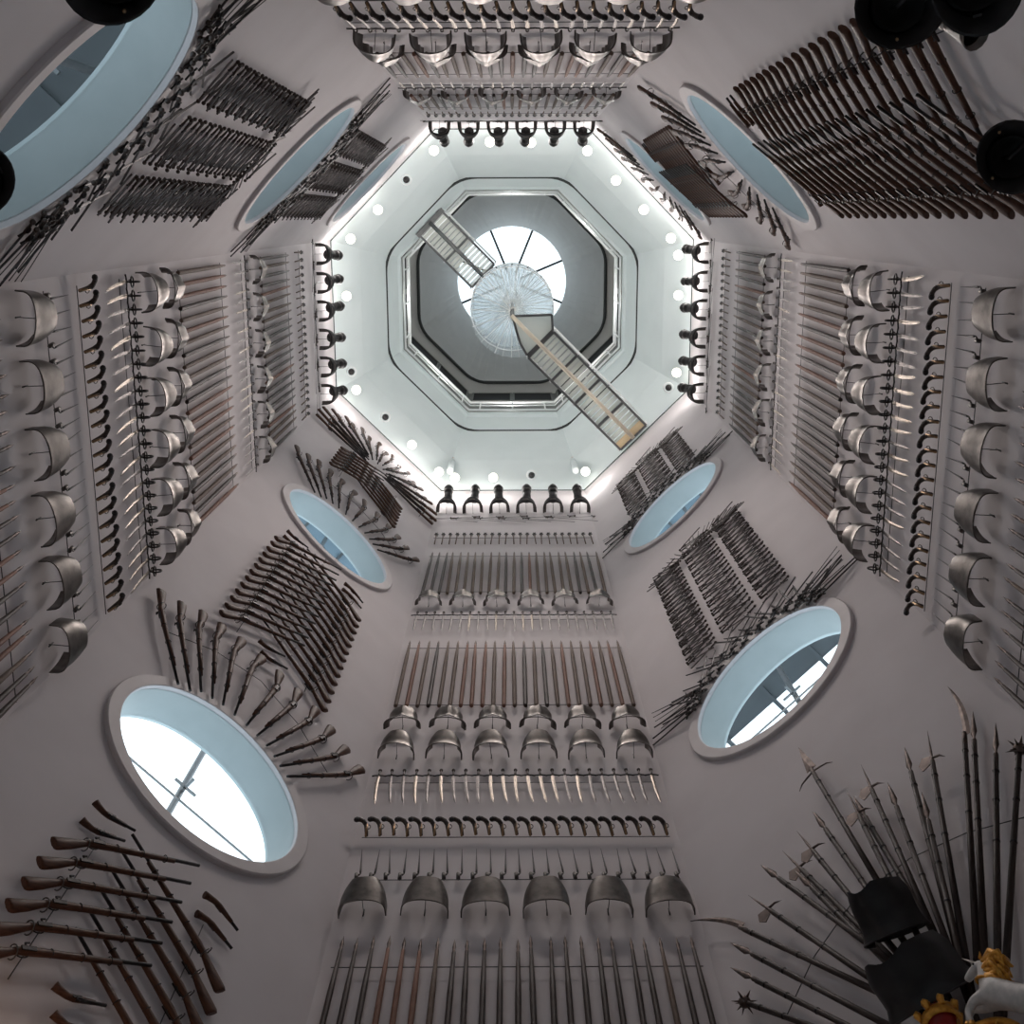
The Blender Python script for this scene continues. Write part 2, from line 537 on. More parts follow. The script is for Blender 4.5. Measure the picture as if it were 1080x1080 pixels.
K['plate_hoop'] = Kind('black_breastplate', 'breastplate', [('plate', plate(.44, .26, .12, .0, .0, .05, thick=.016).mesh('plate', 'black'), []),
    ('lining', plate(.40, .235, .05, 0, 0, 0, thick=.004).mesh('lining', 'steel'), []), ('wall_rod', bracket(.24, .05), [])])


# black close helmet hanging out from the wall
def helmet():
    R = T((0, .15, .02)) @ RX(-radians(34)) @ Matrix.Scale(.92, 4)
    sk = MB(); sk.lathe([(.001, .03), (.065, .04), (.088, .10), (.098, .16), (.094, .22), (.094, .33), (.112, .37), (.118, .41), (.082, .475), (.035, .53), (.001, .55)], 14, R, 1.0, 1.18)
    co = MB()
    for a, b in (((0, -.12, .24), (0, -.13, .38)), ((0, -.13, .38), (0, -.10, .46)), ((0, -.10, .46), (0, .0, .56)), ((0, 0, .56), (0, .10, .46))):
        co.beam(R @ Vector(a), R @ Vector(b), .012, .05, (1, 0, 0))
    vi = MB(); vi.lathe([(.098, .25), (.106, .28), (.107, .32), (.100, .325)], 14, R @ T((0, .02, 0)), 1.0, 1.2)
    la = MB()
    for k in range(4):
        z = .19 - k * .045
        la.lathe([(.084 + .003 * k, z + .03), (.092 + .003 * k, z), (.097 + .003 * k, z - .012), (.07, z - .02)], 14, R, 1, 1.05)
    rv = MB()
    for k in range(8):
        a = k * pi / 4
        rv.ball(R @ Vector((.118 * cos(a), .14 * sin(a), .29)), .008, 6)
    return [('skull', sk.mesh('skull', 'black'), [('comb', co.mesh('comb', 'black'), [])]), ('visor', vi.mesh('visor', 'gun'), []),
            ('neck_lames', la.mesh('neck_lames', 'black'), [])]


K['helmet'] = Kind('close_helmet', 'helmet', helmet())

# ------------------------------------------------------------------ walls, floor, ceiling
WIN = {'SW': [10.15, 18.5], 'SE': [12.45, 20.55], 'NE': [14.85, 22.75], 'NW': [8.2, 16.35, 24.3]}
WR, RIM, DEP = 1.03, 1.17, .42
SIDE = {'E': 'east', 'W': 'west', 'N': 'north', 'S': 'south', 'NE': 'northeast', 'NW': 'northwest', 'SE': 'southeast', 'SW': 'southwest'}


def wall_layer(mb, w, off, half, flip):
    """one skin of the wall, y = off"""
    def P(x, z): return Vector((x, off, z))
    def quad(x0, x1, z0, z1):
        n = max(1, int((z1 - z0) / 3))
        for i in range(n):
            a, b = z0 + (z1 - z0) * i / n, z0 + (z1 - z0) * (i + 1) / n
            f = [P(x0, a), P(x1, a), P(x1, b), P(x0, b)]
            mb.add(f if not flip else f[::-1], [(0, 1, 2, 3)], False)
    if w in WIN:
        z = FLOOR
        B = 1.3
        for zc in WIN[w]:
            quad(-half, half, z, zc - B)
            quad(-half, -B, zc - B, zc + B); quad(B, half, zc - B, zc + B)
            n = 64
            for k in range(n):
                def ring(q):
                    a = 2 * pi * q / n - pi / 4
                    c, s_ = cos(a), sin(a)
                    m_ = B / max(abs(c), abs(s_))
                    return P(WR * c, zc + WR * s_), P(m_ * c, zc + m_ * s_)
                a0, b0 = ring(k); a1, b1 = ring(k + 1)
                f = [a0, b0, b1, a1]
                mb.add(f if not flip else f[::-1], [(0, 1, 2, 3)], False)
            z = zc + B
        quad(-half, half, z, TOP)
    else:
        quad(-half, -.9, FLOOR, 2.6); quad(.9, half, FLOOR, 2.6)
        quad(-half, half, 2.6, TOP)


win_i = 0
for w in ANG:
    mb = MB()
    wall_layer(mb, w, 0, S, True)
    wall_layer(mb, w, -DEP, (A + DEP) * tan(pi / 8), False)
    o = put('wall_' + SIDE[w], mb.mesh('wall', 'wall'), None, WM[w])
    tag(o, kind='structure')
    for zc in WIN.get(w, []):
        win_i += 1
        root = put('window_%d' % win_i, None, None, WM[w] @ T((0, 0, zc)))
        tag(root, kind='structure')
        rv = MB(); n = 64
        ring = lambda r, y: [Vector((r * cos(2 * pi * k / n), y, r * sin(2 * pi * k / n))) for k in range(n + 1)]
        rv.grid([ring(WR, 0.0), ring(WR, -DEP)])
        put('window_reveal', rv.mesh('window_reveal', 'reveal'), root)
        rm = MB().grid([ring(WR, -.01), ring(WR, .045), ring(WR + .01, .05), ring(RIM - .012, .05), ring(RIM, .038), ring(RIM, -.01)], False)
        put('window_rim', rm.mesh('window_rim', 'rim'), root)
        pn = MB().grid([ring(.001, -DEP + .03), ring(WR, -DEP + .03)], False)
        pane = put('window_pane', pn.mesh('window_pane', 'pane'), root)
        sm = MB().box((0, -DEP + .03, -.02), (2 * WR * .99, .02, .012))
        put('pane_joint', sm.mesh('pane_joint', 'frame'), pane)
        mu = MB().sweep([(.0, -DEP - .18, -1.6), (.0, -DEP - .18, 1.6)], .035, 10)
        for z in (-.55, .45):
            mu.beam((-.13, -DEP - .1, z), (.13, -DEP - .1, z), .02, .03).beam((0, -DEP - .18, z), (0, -DEP + .02, z), .03, .03)
        put('window_mullion', mu.mesh('window_mullion', 'frame'), root)
    if w not in WIN:  # unseen glazed doorways, added to let daylight in from below
        dn = {'E': 1, 'S': 2, 'W': 3, 'N': 4}[w]
        d = put('door_%d' % dn, None, None, WM[w] @ T((0, 0, FLOOR)))
        tag(d, kind='structure')
        fr = MB()
        for sx in (-1, 1): fr.box((sx * .93, -DEP / 2, 2.1), (.06, DEP + .08, 4.2))
        fr.box((0, -DEP / 2, 4.2), (1.92, DEP + .08, .06)).box((0, -DEP / 2, 2.3), (1.8, .05, .06)).box((0, -DEP / 2, 1.15), (.05, .05, 2.3))
        put('door_frame', fr.mesh('door_frame', 'frame'), d)
        pn = MB().box((0, -DEP / 2, 2.1), (1.8, .012, 4.1))
        put('door_pane', pn.mesh('door_pane', 'pane'), d)


def octpts(r, z, rot=pi / 8, n=8):
    R_ = r / cos(pi / 8)
    return [Vector((R_ * cos(rot + 2 * pi * k / n), R_ * sin(rot + 2 * pi * k / n), z)) for k in range(n + 1)]


fl = MB().add(octpts(A + DEP, FLOOR)[:8], [tuple(range(8))], False)
tag(put('floor', fl.mesh('floor', 'floor')), kind='structure')
ce = MB().grid([octpts(A + DEP, TOP), octpts(A - .01, TOP), octpts(A - .01, TOP + .04), octpts(3.5, 28.1), octpts(3.09, 29.5), octpts(3.05, 29.62), octpts(2.86, 30.5), octpts(2.80, 30.55), octpts(2.80, 30.95), octpts(3.2, 30.95)], False)
tag(put('ceiling', ce.mesh('ceiling', 'ceiling')), kind='structure')


def round_oct(r, z, cr=.45):
    """octagon of apothem r with rounded corners"""
    c = octpts(r, z)[:8]
    out = []
    for i in range(8):
        p, a, b = c[i], c[i - 1], c[(i + 1) % 8]
        da, db = (a - p).normalized(), (b - p).normalized()
        p0, p1 = p + da * cr, p + db * cr
        for t in [k / 6 for k in range(7)]:
            out.append(p0 * (1 - t) ** 2 + p * 2 * t * (1 - t) + p1 * t * t)
    return out


tr = MB().sweep(round_oct(3.06, 29.60), [(.03, .02)] * 56, 6, close=True, ref=(0, 0, 1))
tag(put('trim_1', tr.mesh('trim', 'groove')), kind='structure')
tr = MB().sweep(octpts(A - .015, TOP + .01)[:8], .014, 6, close=True, ref=(0, 0, 1))
tag(put('trim_2', tr.mesh('trim', 'groove')), kind='structure')

# upper storey seen through the opening: walls, soffit rising to the round skylight
dr = MB().grid([octpts(3.2, 30.95), octpts(3.2, 37.05)], False)
tag(put('wall_upper', dr.mesh('wall_upper', 'drum')), kind='structure')
n = 64
def circ(r, z, n=64): return [Vector((r * cos(2 * pi * k / n + pi / 8), r * sin(2 * pi * k / n + pi / 8), z)) for k in range(n + 1)]
def oct64(r, z):
    o = octpts(r, z); out = []
    for k in range(8):
        for j in range(8): out.append(o[k].lerp(o[k + 1], j / 8))
    return out + [o[8]]
sf = MB().grid([oct64(3.2, 37.05), oct64(2.86, 37.05), oct64(2.86, 36.98), oct64(2.78, 36.98), oct64(2.76, 37.2), circ(1.86, 40.9), circ(1.84, 41.0), circ(1.84, 41.5)], False)
tag(put('ceiling_upper', sf.mesh('ceiling_upper', 'soffit')), kind='structure')
tr = MB().sweep(round_oct(2.84, 36.97), .045, 6, close=True, ref=(0, 0, 1))  # black strip put in for the shade of the shadow gap
tag(put('shadow_gap_strip', tr.mesh('trim', 'groove')), kind='structure')
win_i += 1
sky = put('window_%d' % win_i, None, None, T((0, 0, 41.35)))
tag(sky, kind='structure')
g_ = MB().grid([circ(.01, 0), circ(1.84, 0)], False)
put('skylight_pane', g_.mesh('skylight_pane', 'pane'), sky)
for k in range(8):
    a = radians(22.5 + 45 * k)
    b_ = MB().beam((0.3 * cos(a), .3 * sin(a), -.05), (1.86 * cos(a), 1.86 * sin(a), -.05), .07, .12)
    put('glazing_bar', b_.mesh('glazing_bar', 'canopy_dark'), sky)
for k, (w_, x_) in enumerate(tuple((q_, s__ * .62) for q_ in ('S', 'SW', 'SE', 'E', 'W') for s__ in (-1, 1))):
    m_ = WM[w_] @ T((x_, .83, 36.0))
    win_i += 1
    o = put('window_%d' % win_i, None, None, m_)
    tag(o, kind='structure')
    put('dark_panel', MB().box((0, 0, 0), (1.12, .05, 1.5)).mesh('dark_panel', 'dark'), o)
    put('panel_frame', MB().box((0, .01, .78), (1.2, .06, .06)).box((0, .01, -.78), (1.2, .06, .06)).box((.58, .01, 0), (.06, .06, 1.5)).box((-.58, .01, 0), (.06, .06, 1.5)).mesh('panel_frame', 'drum'), o)

# gallery railing round the opening
rl = put('gallery_railing', None, None, T((0, 0, 30.95)))
tag(rl, 'white tubular railing around the octagonal opening above the pale ceiling', 'railing')
put('top_rail', MB().sweep(octpts(2.71, 1.05)[:8], .035, 8, close=True, ref=(0, 0, 1)).mesh('top_rail', 'white'), rl)
put('middle_rail', MB().sweep(octpts(2.71, .55)[:8], .02, 8, close=True, ref=(0, 0, 1)).mesh('middle_rail', 'white'), rl)
put('kick_rail', MB().sweep(octpts(2.75, .05)[:8], .03, 8, close=True, ref=(0, 0, 1)).mesh('kick_rail', 'white'), rl)
oc = octpts(2.71, -.1)
for k in range(8):
    for t in (.12, .5, .88):
        p = oc[k].lerp(oc[k + 1], t)
        put('post', MB().sweep([p, p + Vector((0, 0, 1.05))], .02, 8).mesh('post', 'white'), rl)

# ------------------------------------------------------------------ bridges and glass stair
def bridge(name, label, z, s0, s1, hw, dirv, side_from, bays, slats_per, rail, fan):
    """runs along dirv between distances s0..s1 from the axis"""
    d = Vector(dirv).normalized(); x = Vector((-d.y, d.x, 0))
    r = put(name, None, None, T((0, 0, z)))
    tag(r, label, 'footbridge')
    for sx in (-1, 1):
        put('side_beam', MB().beam(d * s0 + x * sx * hw, d * s1 + x * sx * hw, .05, .12).mesh('side_beam', 'frame'), r)
        hr = MB().sweep([d * s0 + x * sx * (hw + .04) + Vector((0, 0, 1.0)), d * s1 + x * sx * (hw + .04) + Vector((0, 0, 1.0))], .02, 8)
        hr.sweep([d * s0 + x * sx * (hw + .04) + Vector((0, 0, .5)), d * s1 + x * sx * (hw + .04) + Vector((0, 0, .5))], .012, 8)
        for q in range(bays + 1):
            p = d * (s0 + (s1 - s0) * q / bays) + x * sx * (hw + .04)
            hr.sweep([p - Vector((0, 0, .05)), p + Vector((0, 0, 1.0))], .016, 6)
        put('handrail', hr.mesh('handrail', 'white'), r)
    for q in range(bays + 1):
        s = s0 + (s1 - s0) * q / bays
        put('cross_beam', MB().beam(d * s - x * hw, d * s + x * hw, .06, .09).mesh('cross_beam', 'frame'), r)
    put('spine_beam', MB().sweep([d * (s0 - (.93 if fan else .0)) - Vector((0, 0, .09)), d * s1 - Vector((0, 0, .09))], .05, 10).mesh('spine_beam', rail), r)
    dk = MB()
    n = bays * slats_per
    for q in range(n):
        s = s0 + (s1 - s0) * (q + .5) / n
        dk.beam(d * s - x * (hw - .03) + Vector((0, 0, .05)), d * s + x * (hw - .03) + Vector((0, 0, .05)), (s1 - s0) / n * .78, .02)
    put('deck', dk.mesh('deck', 'deckglass'), r)
    return r, d, x


r1, d1, x1 = bridge('footbridge', 'slatted footbridge crossing below the pale ceiling, from the lit white wall to the glass stair', 26.9, .90, 3.88, .40, (1, 1, 0), 0, 4, 6, 'pole', True)
put('threshold', MB().beam(d1 * 3.78 - x1 * .40 - Vector((0, 0, .02)), d1 * 3.78 + x1 * .40 - Vector((0, 0, .02)), .16, .05).mesh('threshold', 'threshold'), r1)
fanp = [Vector((0, 0, 0)), Vector((.88, -.04, 0)), d1 * .90 - x1 * .40, d1 * .90 + x1 * .40, Vector((-.04, .88, 0))]
fanp = [Vector((0, 0, 0)), Vector((.88, -.03, 0)), Vector((.90, .31, 0)), Vector((.33, .87, 0)), Vector((.18, .62, 0))]
lf = MB()
for i in range(5): lf.beam(fanp[i], fanp[(i + 1) % 5], .05, .09)
put('landing_frame', lf.mesh('landing_frame', 'frame'), r1)
ld = MB().add([p + Vector((0, 0, .03)) for p in fanp] + [p + Vector((0, 0, .05)) for p in fanp], [(4, 3, 2, 1, 0), (5, 6, 7, 8, 9)], False)
put('landing_deck', ld.mesh('landing_deck', 'deckglass'), r1)
r2, d2, x2 = bridge('footbridge', 'smaller upper footbridge from the opening\'s edge to the glass stair in front of the skylight', 30.3, 1.02, 2.86, .40, (-1, -1, 0), 0, 2, 8, 'frame', False)
put('edge_girder', MB().beam(d2 * 2.84 - x2 * .45, d2 * 2.84 + x2 * .45, .12, .16).mesh('edge_girder', 'frame'), r2)

stair = put('glass_spiral_stair', None, None, T((0, 0, 26.95)))
tag(stair, 'round glass spiral stair with radiating treads hanging beneath the bright skylight', 'stair')
put('newel', MB().sweep([(0, 0, -.1), (0, 0, 4.3)], .05, 12).mesh('newel', 'frame'), stair)
nst = 22
for k in range(nst):
    z = .1 + 3.15 * (k + .5) / nst
    a0 = radians(45) + 2 * pi * 1.42 * k / nst; a1 = a0 + 2 * pi * 1.42 / nst * 1.05
    vs = []
    for zz in (z, z + .02):
        for rr, aa in ((.10, a0), (.97, a0), (.97, (a0 + a1) / 2), (.97, a1), (.10, a1)):
            vs.append((rr * cos(aa), rr * sin(aa), zz))
    tm = MB().add(vs, [(4, 3, 2, 1, 0), (5, 6, 7, 8, 9), (0, 1, 6, 5), (3, 4, 9, 8), (1, 2, 7, 6), (2, 3, 8, 7)], False)
    t_ = put('glass_tread', tm.mesh('glass_tread', 'stairglass'), stair)
    fm = MB().beam((.05 * cos(a0), .05 * sin(a0), z), (.98 * cos(a0), .98 * sin(a0), z), .016, .02)
    am = (a0 + a1) / 2
    fm.beam((.05 * cos(am), .05 * sin(am), z + .01), (.98 * cos(am), .98 * sin(am), z + .01), .006, .012)
    put('tread_edge', fm.mesh('tread_edge', 'slat'), t_)
put('glass_landing', MB().lathe([(.06, 3.25), (1.02, 3.25), (1.02, 3.28), (.06, 3.28)], 48).mesh('glass_landing', 'landingglass'), stair)
bl = MB().lathe([(1.0, 2.2), (1.0, 4.2), (1.012, 4.2), (1.012, 2.2)], 48)
put('glass_balustrade', bl.mesh('glass_balustrade', 'stairglass'), stair)
rg = MB()
for z, rr in ((3.2, 1.02), (4.2, 1.0), (2.2, 1.0)):
    rg.sweep([(rr * cos(2 * pi * k / 48), rr * sin(2 * pi * k / 48), z) for k in range(48)], .012, 6, close=True, ref=(0, 0, 1))
put('ring_rail', rg.mesh('ring_rail', 'white'), stair)
sp = MB()
for k in range(56):
    a = 2 * pi * k / 56
    sp.beam((.08 * cos(a), .08 * sin(a), 3.24), (1.0 * cos(a), 1.0 * sin(a), 3.24), .014, .02)
put('radial_ribs', sp.mesh('radial_ribs', 'slat'), stair)
for k in range(16):
    a = 2 * pi * k / 16
    put('fixing_bolt', MB().sweep([(.99 * cos(a), .99 * sin(a), 3.05), (1.03 * cos(a), 1.03 * sin(a), 3.05)], .022, 8).mesh('fixing_bolt', 'frame'), stair)

# ------------------------------------------------------------------ lamps on the ceiling edge
gm = MB().ball((0, 0, 0), .105, 20).mesh('lamp_globe', 'globe')
cm = MB().lathe([(.001, .16), (.07, .16), (.075, .13), (.05, .10)], 16).mesh('lamp_collar', 'white')
lamp = Kind('ceiling_globe_lamp', 'lamp', [('lamp_globe', gm, []), ('collar', cm, [])])
SP = [(-1.74, -3.67), (-.49, -3.85), (.43, -3.83), (1.69, -3.65), (2.34, -3.01), (2.98, -2.37), (3.61, -1.74), (3.79, -1.36), (3.82, -.46), (3.83, 1.32),
      (1.73, 3.67), (-.47, 3.81), (-1.38, 3.81), (-1.76, 3.67), (-2.39, 3.01), (-3.66, 1.70), (-3.81, -.47), (-3.67, -1.75), (-3.03, -2.39)]
LW = ['at the upper left corner of the ceiling', 'behind the third dark helmet of the top wall', 'beside the fourth dark helmet of the top wall', 'at the upper right corner of the ceiling',
      'first along the upper right ceiling edge', 'second along the upper right ceiling edge', 'third along the upper right ceiling edge', 'behind the uppermost helmet of the right wall',
      'between second and third helmets of the right wall', 'above the lowest helmet of the right wall', 'beside the lower right column lamp', 'above second and third helmets of the bottom wall',
      'above the first helmet of the bottom wall', 'at the lower left corner of the ceiling', 'midway along the lower left ceiling edge', 'beside the lowest helmet of the left wall',
      'between second and third helmets of the left wall', 'at the left end of the upper left ceiling edge', 'in the upper left ceiling edge beside a camera']
for (x, y), wz in zip(SP, LW):
    q = .965
    lamp.place(T((x * q, y * q, TOP - .02)), 'glowing round globe lamp ' + wz, 'glowing globe lamps around the ceiling')
    L = bpy.data.lights.new('globe_light', 'POINT'); L.energy = 20; L.color = (1, .965, .94); L.shadow_soft_size = .14
    lo = put('globe_light', L, None, T((x * .945, y * .945, TOP - .85)))
dome = Kind('dome_camera', 'camera', [('housing', MB().lathe([(.11, .10), (.12, .06), (.10, .03)], 20).mesh('housing', 'white'), []),
                              ('lens_dome', MB().lathe([(.075, .03), (.07, -.01), (.045, -.04), (.001, -.055)], 16).mesh('lens_dome', 'black'), [])])
for (x, y), wz in zip([(-2.39, -3.06), (-3.02, 2.37), (.45, 3.79), (3.68, 1.69), (-3.79, 1.29)],
                      ['on the upper left ceiling edge', 'dark, on the lower left ceiling edge', 'above the fourth helmet of the bottom wall', 'beside the lowest helmet of the right wall', 'beside the fifth helmet of the left wall']):
    dome.place(T((x * .96, y * .96, TOP + .02)), 'small round security dome camera ' + wz, 'security domes on the ceiling')
tube = Kind('hanging_tube', 'pipe', [('tube', MB().sweep([(0, 0, 0), (0, 0, 1.2)], .075, 14).mesh('tube', 'ceiling'), []), ('end_ring', MB().sweep([(0, 0, 1.15), (0, 0, 1.2)], .10, 14).mesh('end_ring', 'globe_off'), [])])
for s_, wz in ((-1, 'left'), (1, 'right')):
    tube.place(T((s_ * 1.45, 3.55, TOP + .1)), 'short pale vertical tube by the %s end of the ceiling above the bottom wall' % wz, 'pale tubes')

# ------------------------------------------------------------------ rows of arms on the four decorated walls
NR = 23
US = [-1.525 + 3.05 * i / (NR - 1) for i in range(NR)]
UP = [-1.385 + 2.77 * i / 5 for i in range(6)]


def wire(w, z, d=.05, half=1.56, what='row of arms'):
    o = put('hanging_wire', MB().sweep([(-half, 0, 0), (half, 0, 0)], .0045, 5, ref=(0, 0, 1)).mesh('hanging_wire', 'wire'), None, WM[w] @ T((0, d, z)))
    tag(o, 'thin dark wire %s on the %s' % (what, WALLNAME[w]), 'wire', 'wires on the %s' % WALLNAME[w])


def row_label(w, i, n, what, where):
    k = index_from(w, i, n)
    return '%s, %s from %s, %s, %s' % (what, ORD[k], FROM[w], where, WALLNAME[w])


def jit(a): return rnd(-a, a)


for w in ('S', 'W', 'E', 'N'):
    wn = WALLNAME[w]
    # black helmets over black hoops
    for i, u in enumerate(UP):
        u2 = u * 1.03
        K['helmet'].place(WM[w] @ T((u2 + jit(.015), 0.0, 25.25)) @ RZ(jit(.12)), row_label(w, i, 6, 'black closed helmet', 'topmost row'), 'black helmets on the ' + wn)
        K['plate_hoop'].place(WM[w] @ T((u2, 0.0, 24.75)) @ RZ(jit(.06)), row_label(w, i, 6, 'thin black breastplate', 'below the helmets'), 'black breastplates on the ' + wn)
    # crossed rapiers
    for i in range(12):
        u = -1.25 + 2.5 * (i // 2) / 5
        s_ = 1 if i % 2 else -1
        m_ = WM[w] @ T((u + s_ * .42, .06 + .02 * (i % 2), 24.05 + .22 * (i % 2 == 0) + jit(.04))) @ RY(s_ * radians(90 - 12 + jit(2)))
        K['rapier'].place(m_, row_label(w, i, 12, 'long thin rapier', 'crossed row under the black armour'), 'crossed rapiers on the ' + wn)
    # maces
    for i, u in enumerate(US):
        K['mace'].place(WM[w] @ T((u * .995, .06, 22.85)) @ RY(jit(.03)), row_label(w, i, NR, 'short mace', 'row below crossed rapiers'), 'maces on the ' + wn)
    wire(w, 22.6, what='behind the maces')
    # spears, upper
    for i, u in enumerate(US):
        sh = random.choice(['long_darkash', 'long_darkash', 'long_ash', 'long_ash', 'long_redash'])
        K[sh].place(WM[w] @ T((u, .07, 19.0)) @ RY(jit(.008)), row_label(w, i, NR, 'half-pike', 'upper spear row'), 'upper half-pikes on the ' + wn)
    wire(w, 21.3, what='across upper half-pikes, higher'); wire(w, 19.15, what='across upper half-pikes, lower')
    for i, u in enumerate(UP):
        K['plate_slim'].place(WM[w] @ T((u, .02, 18.45)) @ RZ(jit(.12)), row_label(w, i, 6, 'slim steel gorget plate', 'at the upper spears\' feet'), 'slim plates on the ' + wn)
    for i, u in enumerate(US):
        k_ = 'sword_bright' if random.random() < .3 else 'sword_dull'
        K[k_].place(WM[w] @ T((u, .08, 17.86)) @ RY(jit(.02)), row_label(w, i, NR, 'cross-hilted sword', 'blade down between spear rows'), 'cross-hilted swords on the ' + wn)
    wire(w, 17.72, what='behind the cross-hilted swords')
    for i, u in enumerate(US):
        sh = random.choice(['spear_ash', 'spear_ash', 'spear_redash', 'spear_darkash'])
        K[sh].place(WM[w] @ T((u, .07, 14.28)) @ RY(jit(.006)), row_label(w, i, NR, 'half-pike', 'middle spear row'), 'middle half-pikes on the ' + wn)
    wire(w, 16.45, what='across middle half-pikes, higher'); wire(w, 14.36, what='across middle half-pikes, lower')
    for i, u in enumerate(UP):
        K['plate_back'].place(WM[w] @ T((u, .03, 13.62)) @ RZ(jit(.10)), row_label(w, i, 6, 'waisted steel backplate', 'upper of the paired rows'), 'backplates on the ' + wn)
        K['plate_mid'].place(WM[w] @ T((u, .03, 12.78)) @ RZ(jit(.12)), row_label(w, i, 6, 'short steel breastplate', 'lower of the paired rows'), 'short breastplates on the ' + wn)
    for i, u in enumerate(US):
        k_ = ('hanger_' if w in 'EW' else 'plain_') + ('bright' if random.random() < .55 else 'dull')
        K[k_].place(WM[w] @ T((u, .09, 12.28)) @ RY(jit(.03)), row_label(w, i, NR, 'short ring-guard sword', 'row below paired plates'), 'short swords on the ' + wn)
    wire(w, 12.18, what='behind the short swords')
    for i, u in enumerate(US):
        K['pistol'].place(WM[w] @ T((u, .09, 11.10 + jit(.01))) @ RX(-.25 + jit(.04)), row_label(w, i, NR, 'curved-butt pistol', 'pistol row'), 'pistols on the ' + wn)
    wire(w, 10.98, what='under the pistols')
    for i, u in enumerate(US):
        K['bayonet'].place(WM[w] @ T((u, .06, 10.27)) @ RY(jit(.05) + (.06 if w != 'N' else -.04)), row_label(w, i, NR, 'socket bayonet', 'point up over large breastplates'), 'bayonets on the ' + wn)
    wire(w, 10.18, what='under the bayonets')
    for i, u in enumerate(UP):
        k_ = 'plate_large' if (i + len(w) + ord(w[0])) % 3 else 'plate_large_dark'
        K[k_].place(WM[w] @ T((u, .03, 9.56)) @ RZ(jit(.10)), row_label(w, i, 6, 'large steel breastplate', 'lowest plate row'), 'large breastplates on the ' + wn)
    if w != 'N':
        for i, u in enumerate(US):
            sh = random.choice(['heavy_darkash', 'heavy_darkash', 'heavy_darkash', 'heavy_redash', 'heavy_ash'])
            K[sh].place(WM[w] @ T((u, .07, 6.72 + jit(.03))) @ RY(jit(.008)), row_label(w, i, NR, 'stout pike', 'lowest pike row'), 'stout pikes on the ' + wn)
        wire(w, 8.82, what='across the stout pikes')

# ------------------------------------------------------------------ gun displays (lower-left and upper-right walls)
SETN = {'SW': 'lower left wall', 'NE': 'upper right wall', 'SE': 'lower right wall', 'NW': 'upper left wall'}


def lay(w, u0, z0, u1, z1, d, length=None, flip=False):
    """matrix that lays a thing built along Z from (u0,z0) towards (u1,z1) on wall w"""
    a = atan2(u1 - u0, z1 - z0)
    return WM[w] @ T((u0, d, z0)) @ RY(a) @ (RZ(pi) if flip else Matrix.Identity(4))


FAN = [((1.53, 2.08), (.73, .78)), ((1.28, 2.2), (.6, .85)), ((1.04, 2.41), (.48, .94)), ((.78, 2.5), (.35, .99)), ((.5, 2.58), (.22, 1.02)), ((.19, 2.6), (.07, 1.05)),
       ((-.2, 2.6), (-.06, 1.05)), ((-.52, 2.56), (-.21, 1.04)), ((-.81, 2.5), (-.35, 1.02)), ((-1.06, 2.38), (-.48, .97)), ((-1.29, 2.23), (-.6, .93)), ((-1.55, 2.08), (-.7, .83))]


def gun_fan(w, zc, pos):
    for i, ((a, b), (c, d)) in enumerate(FAN):
        K['carbine'].place(lay(w, a + jit(.02), zc + b, c, zc + d, .09, flip=a > 0),
                           '%s musket of the fan over the %s round window, %s' % (ORD[i] if w == 'NE' else ORD[11 - i] if False else ORD[i], pos, SETN[w]), 'fan of muskets over %s window, %s' % (pos, SETN[w]))
    put_wire(w, [(1.15, zc + 1.55), (.6, zc + 2.0), (0, zc + 2.2), (-.6, zc + 2.0), (-1.15, zc + 1.55)], 'through the musket fan over the %s window' % pos)


def put_wire(w, pts, what, d=.04):
    o = put('hanging_wire', MB().sweep([(u, 0, z) for u, z in pts], .0045, 5, ref=(0, 1, 0)).mesh('hanging_wire', 'wire'), None, WM[w] @ T((0, d, 0)))
    tag(o, 'thin dark wire %s, %s' % (what, SETN[w]), 'wire')


def gun_lattice(w, z0, z1, pos, n, pistols_top=True, pistols_bottom=True):
    for i in range(n):
        zb = z0 + (z1 - z0) * i / (n - 1)
        K['musket'].place(lay(w, .85, zb, -.21, zb + .86, .15), '%s musket from bottom, stock towards %s, %s crossed stack, %s' % (ORD[i], 'left' if w == 'SW' else 'right', pos, SETN[w]),
                          'muskets of the %s stack, stocks one way, %s' % (pos, SETN[w]))
        zb = z0 + .05 + (z1 - z0 - .05) * i / (n - 1)
        K['musket'].place(lay(w, -.87, zb, .22, zb + .66, .085, flip=True), '%s musket from bottom, stock towards %s, %s crossed stack, %s' % (ORD[i], 'right' if w == 'SW' else 'left', pos, SETN[w]),
                          'muskets of the %s stack, stocks the other way, %s' % (pos, SETN[w]))
    if pistols_top:
        for q, (a, b, c, d) in enumerate([(.70, .75, .38, .85), (.69, .47, .40, .65), (-.44, .87, -.73, .75), (-.44, .61, -.74, .51)]):
            K['small_pistol'].place(lay(w, a, z1 + b - .05, c, z1 + d - .05, .08, flip=q > 1), '%s small pistol above the %s crossed muskets, %s' % (ORD[q], pos, SETN[w]), 'small pistols above the crossed muskets')
    if pistols_bottom:
        for q, (a, b, c, d) in enumerate([(.22, -.05, -.06, .13), (.14, -.25, -.14, -.1)]):
            K['small_pistol'].place(lay(w, a, z0 + b + .25, c, z0 + d + .25, .08), '%s small pistol below the %s crossed muskets, %s' % (ORD[q], pos, SETN[w]), 'small pistols below the crossed muskets')
    for s_ in (-1, 1):
        put_wire(w, [(s_ * .52, z0 + .1), (s_ * .52, z1 + .5)], 'behind the %s crossed muskets, %s half' % (pos, 'one' if s_ > 0 else 'other'))


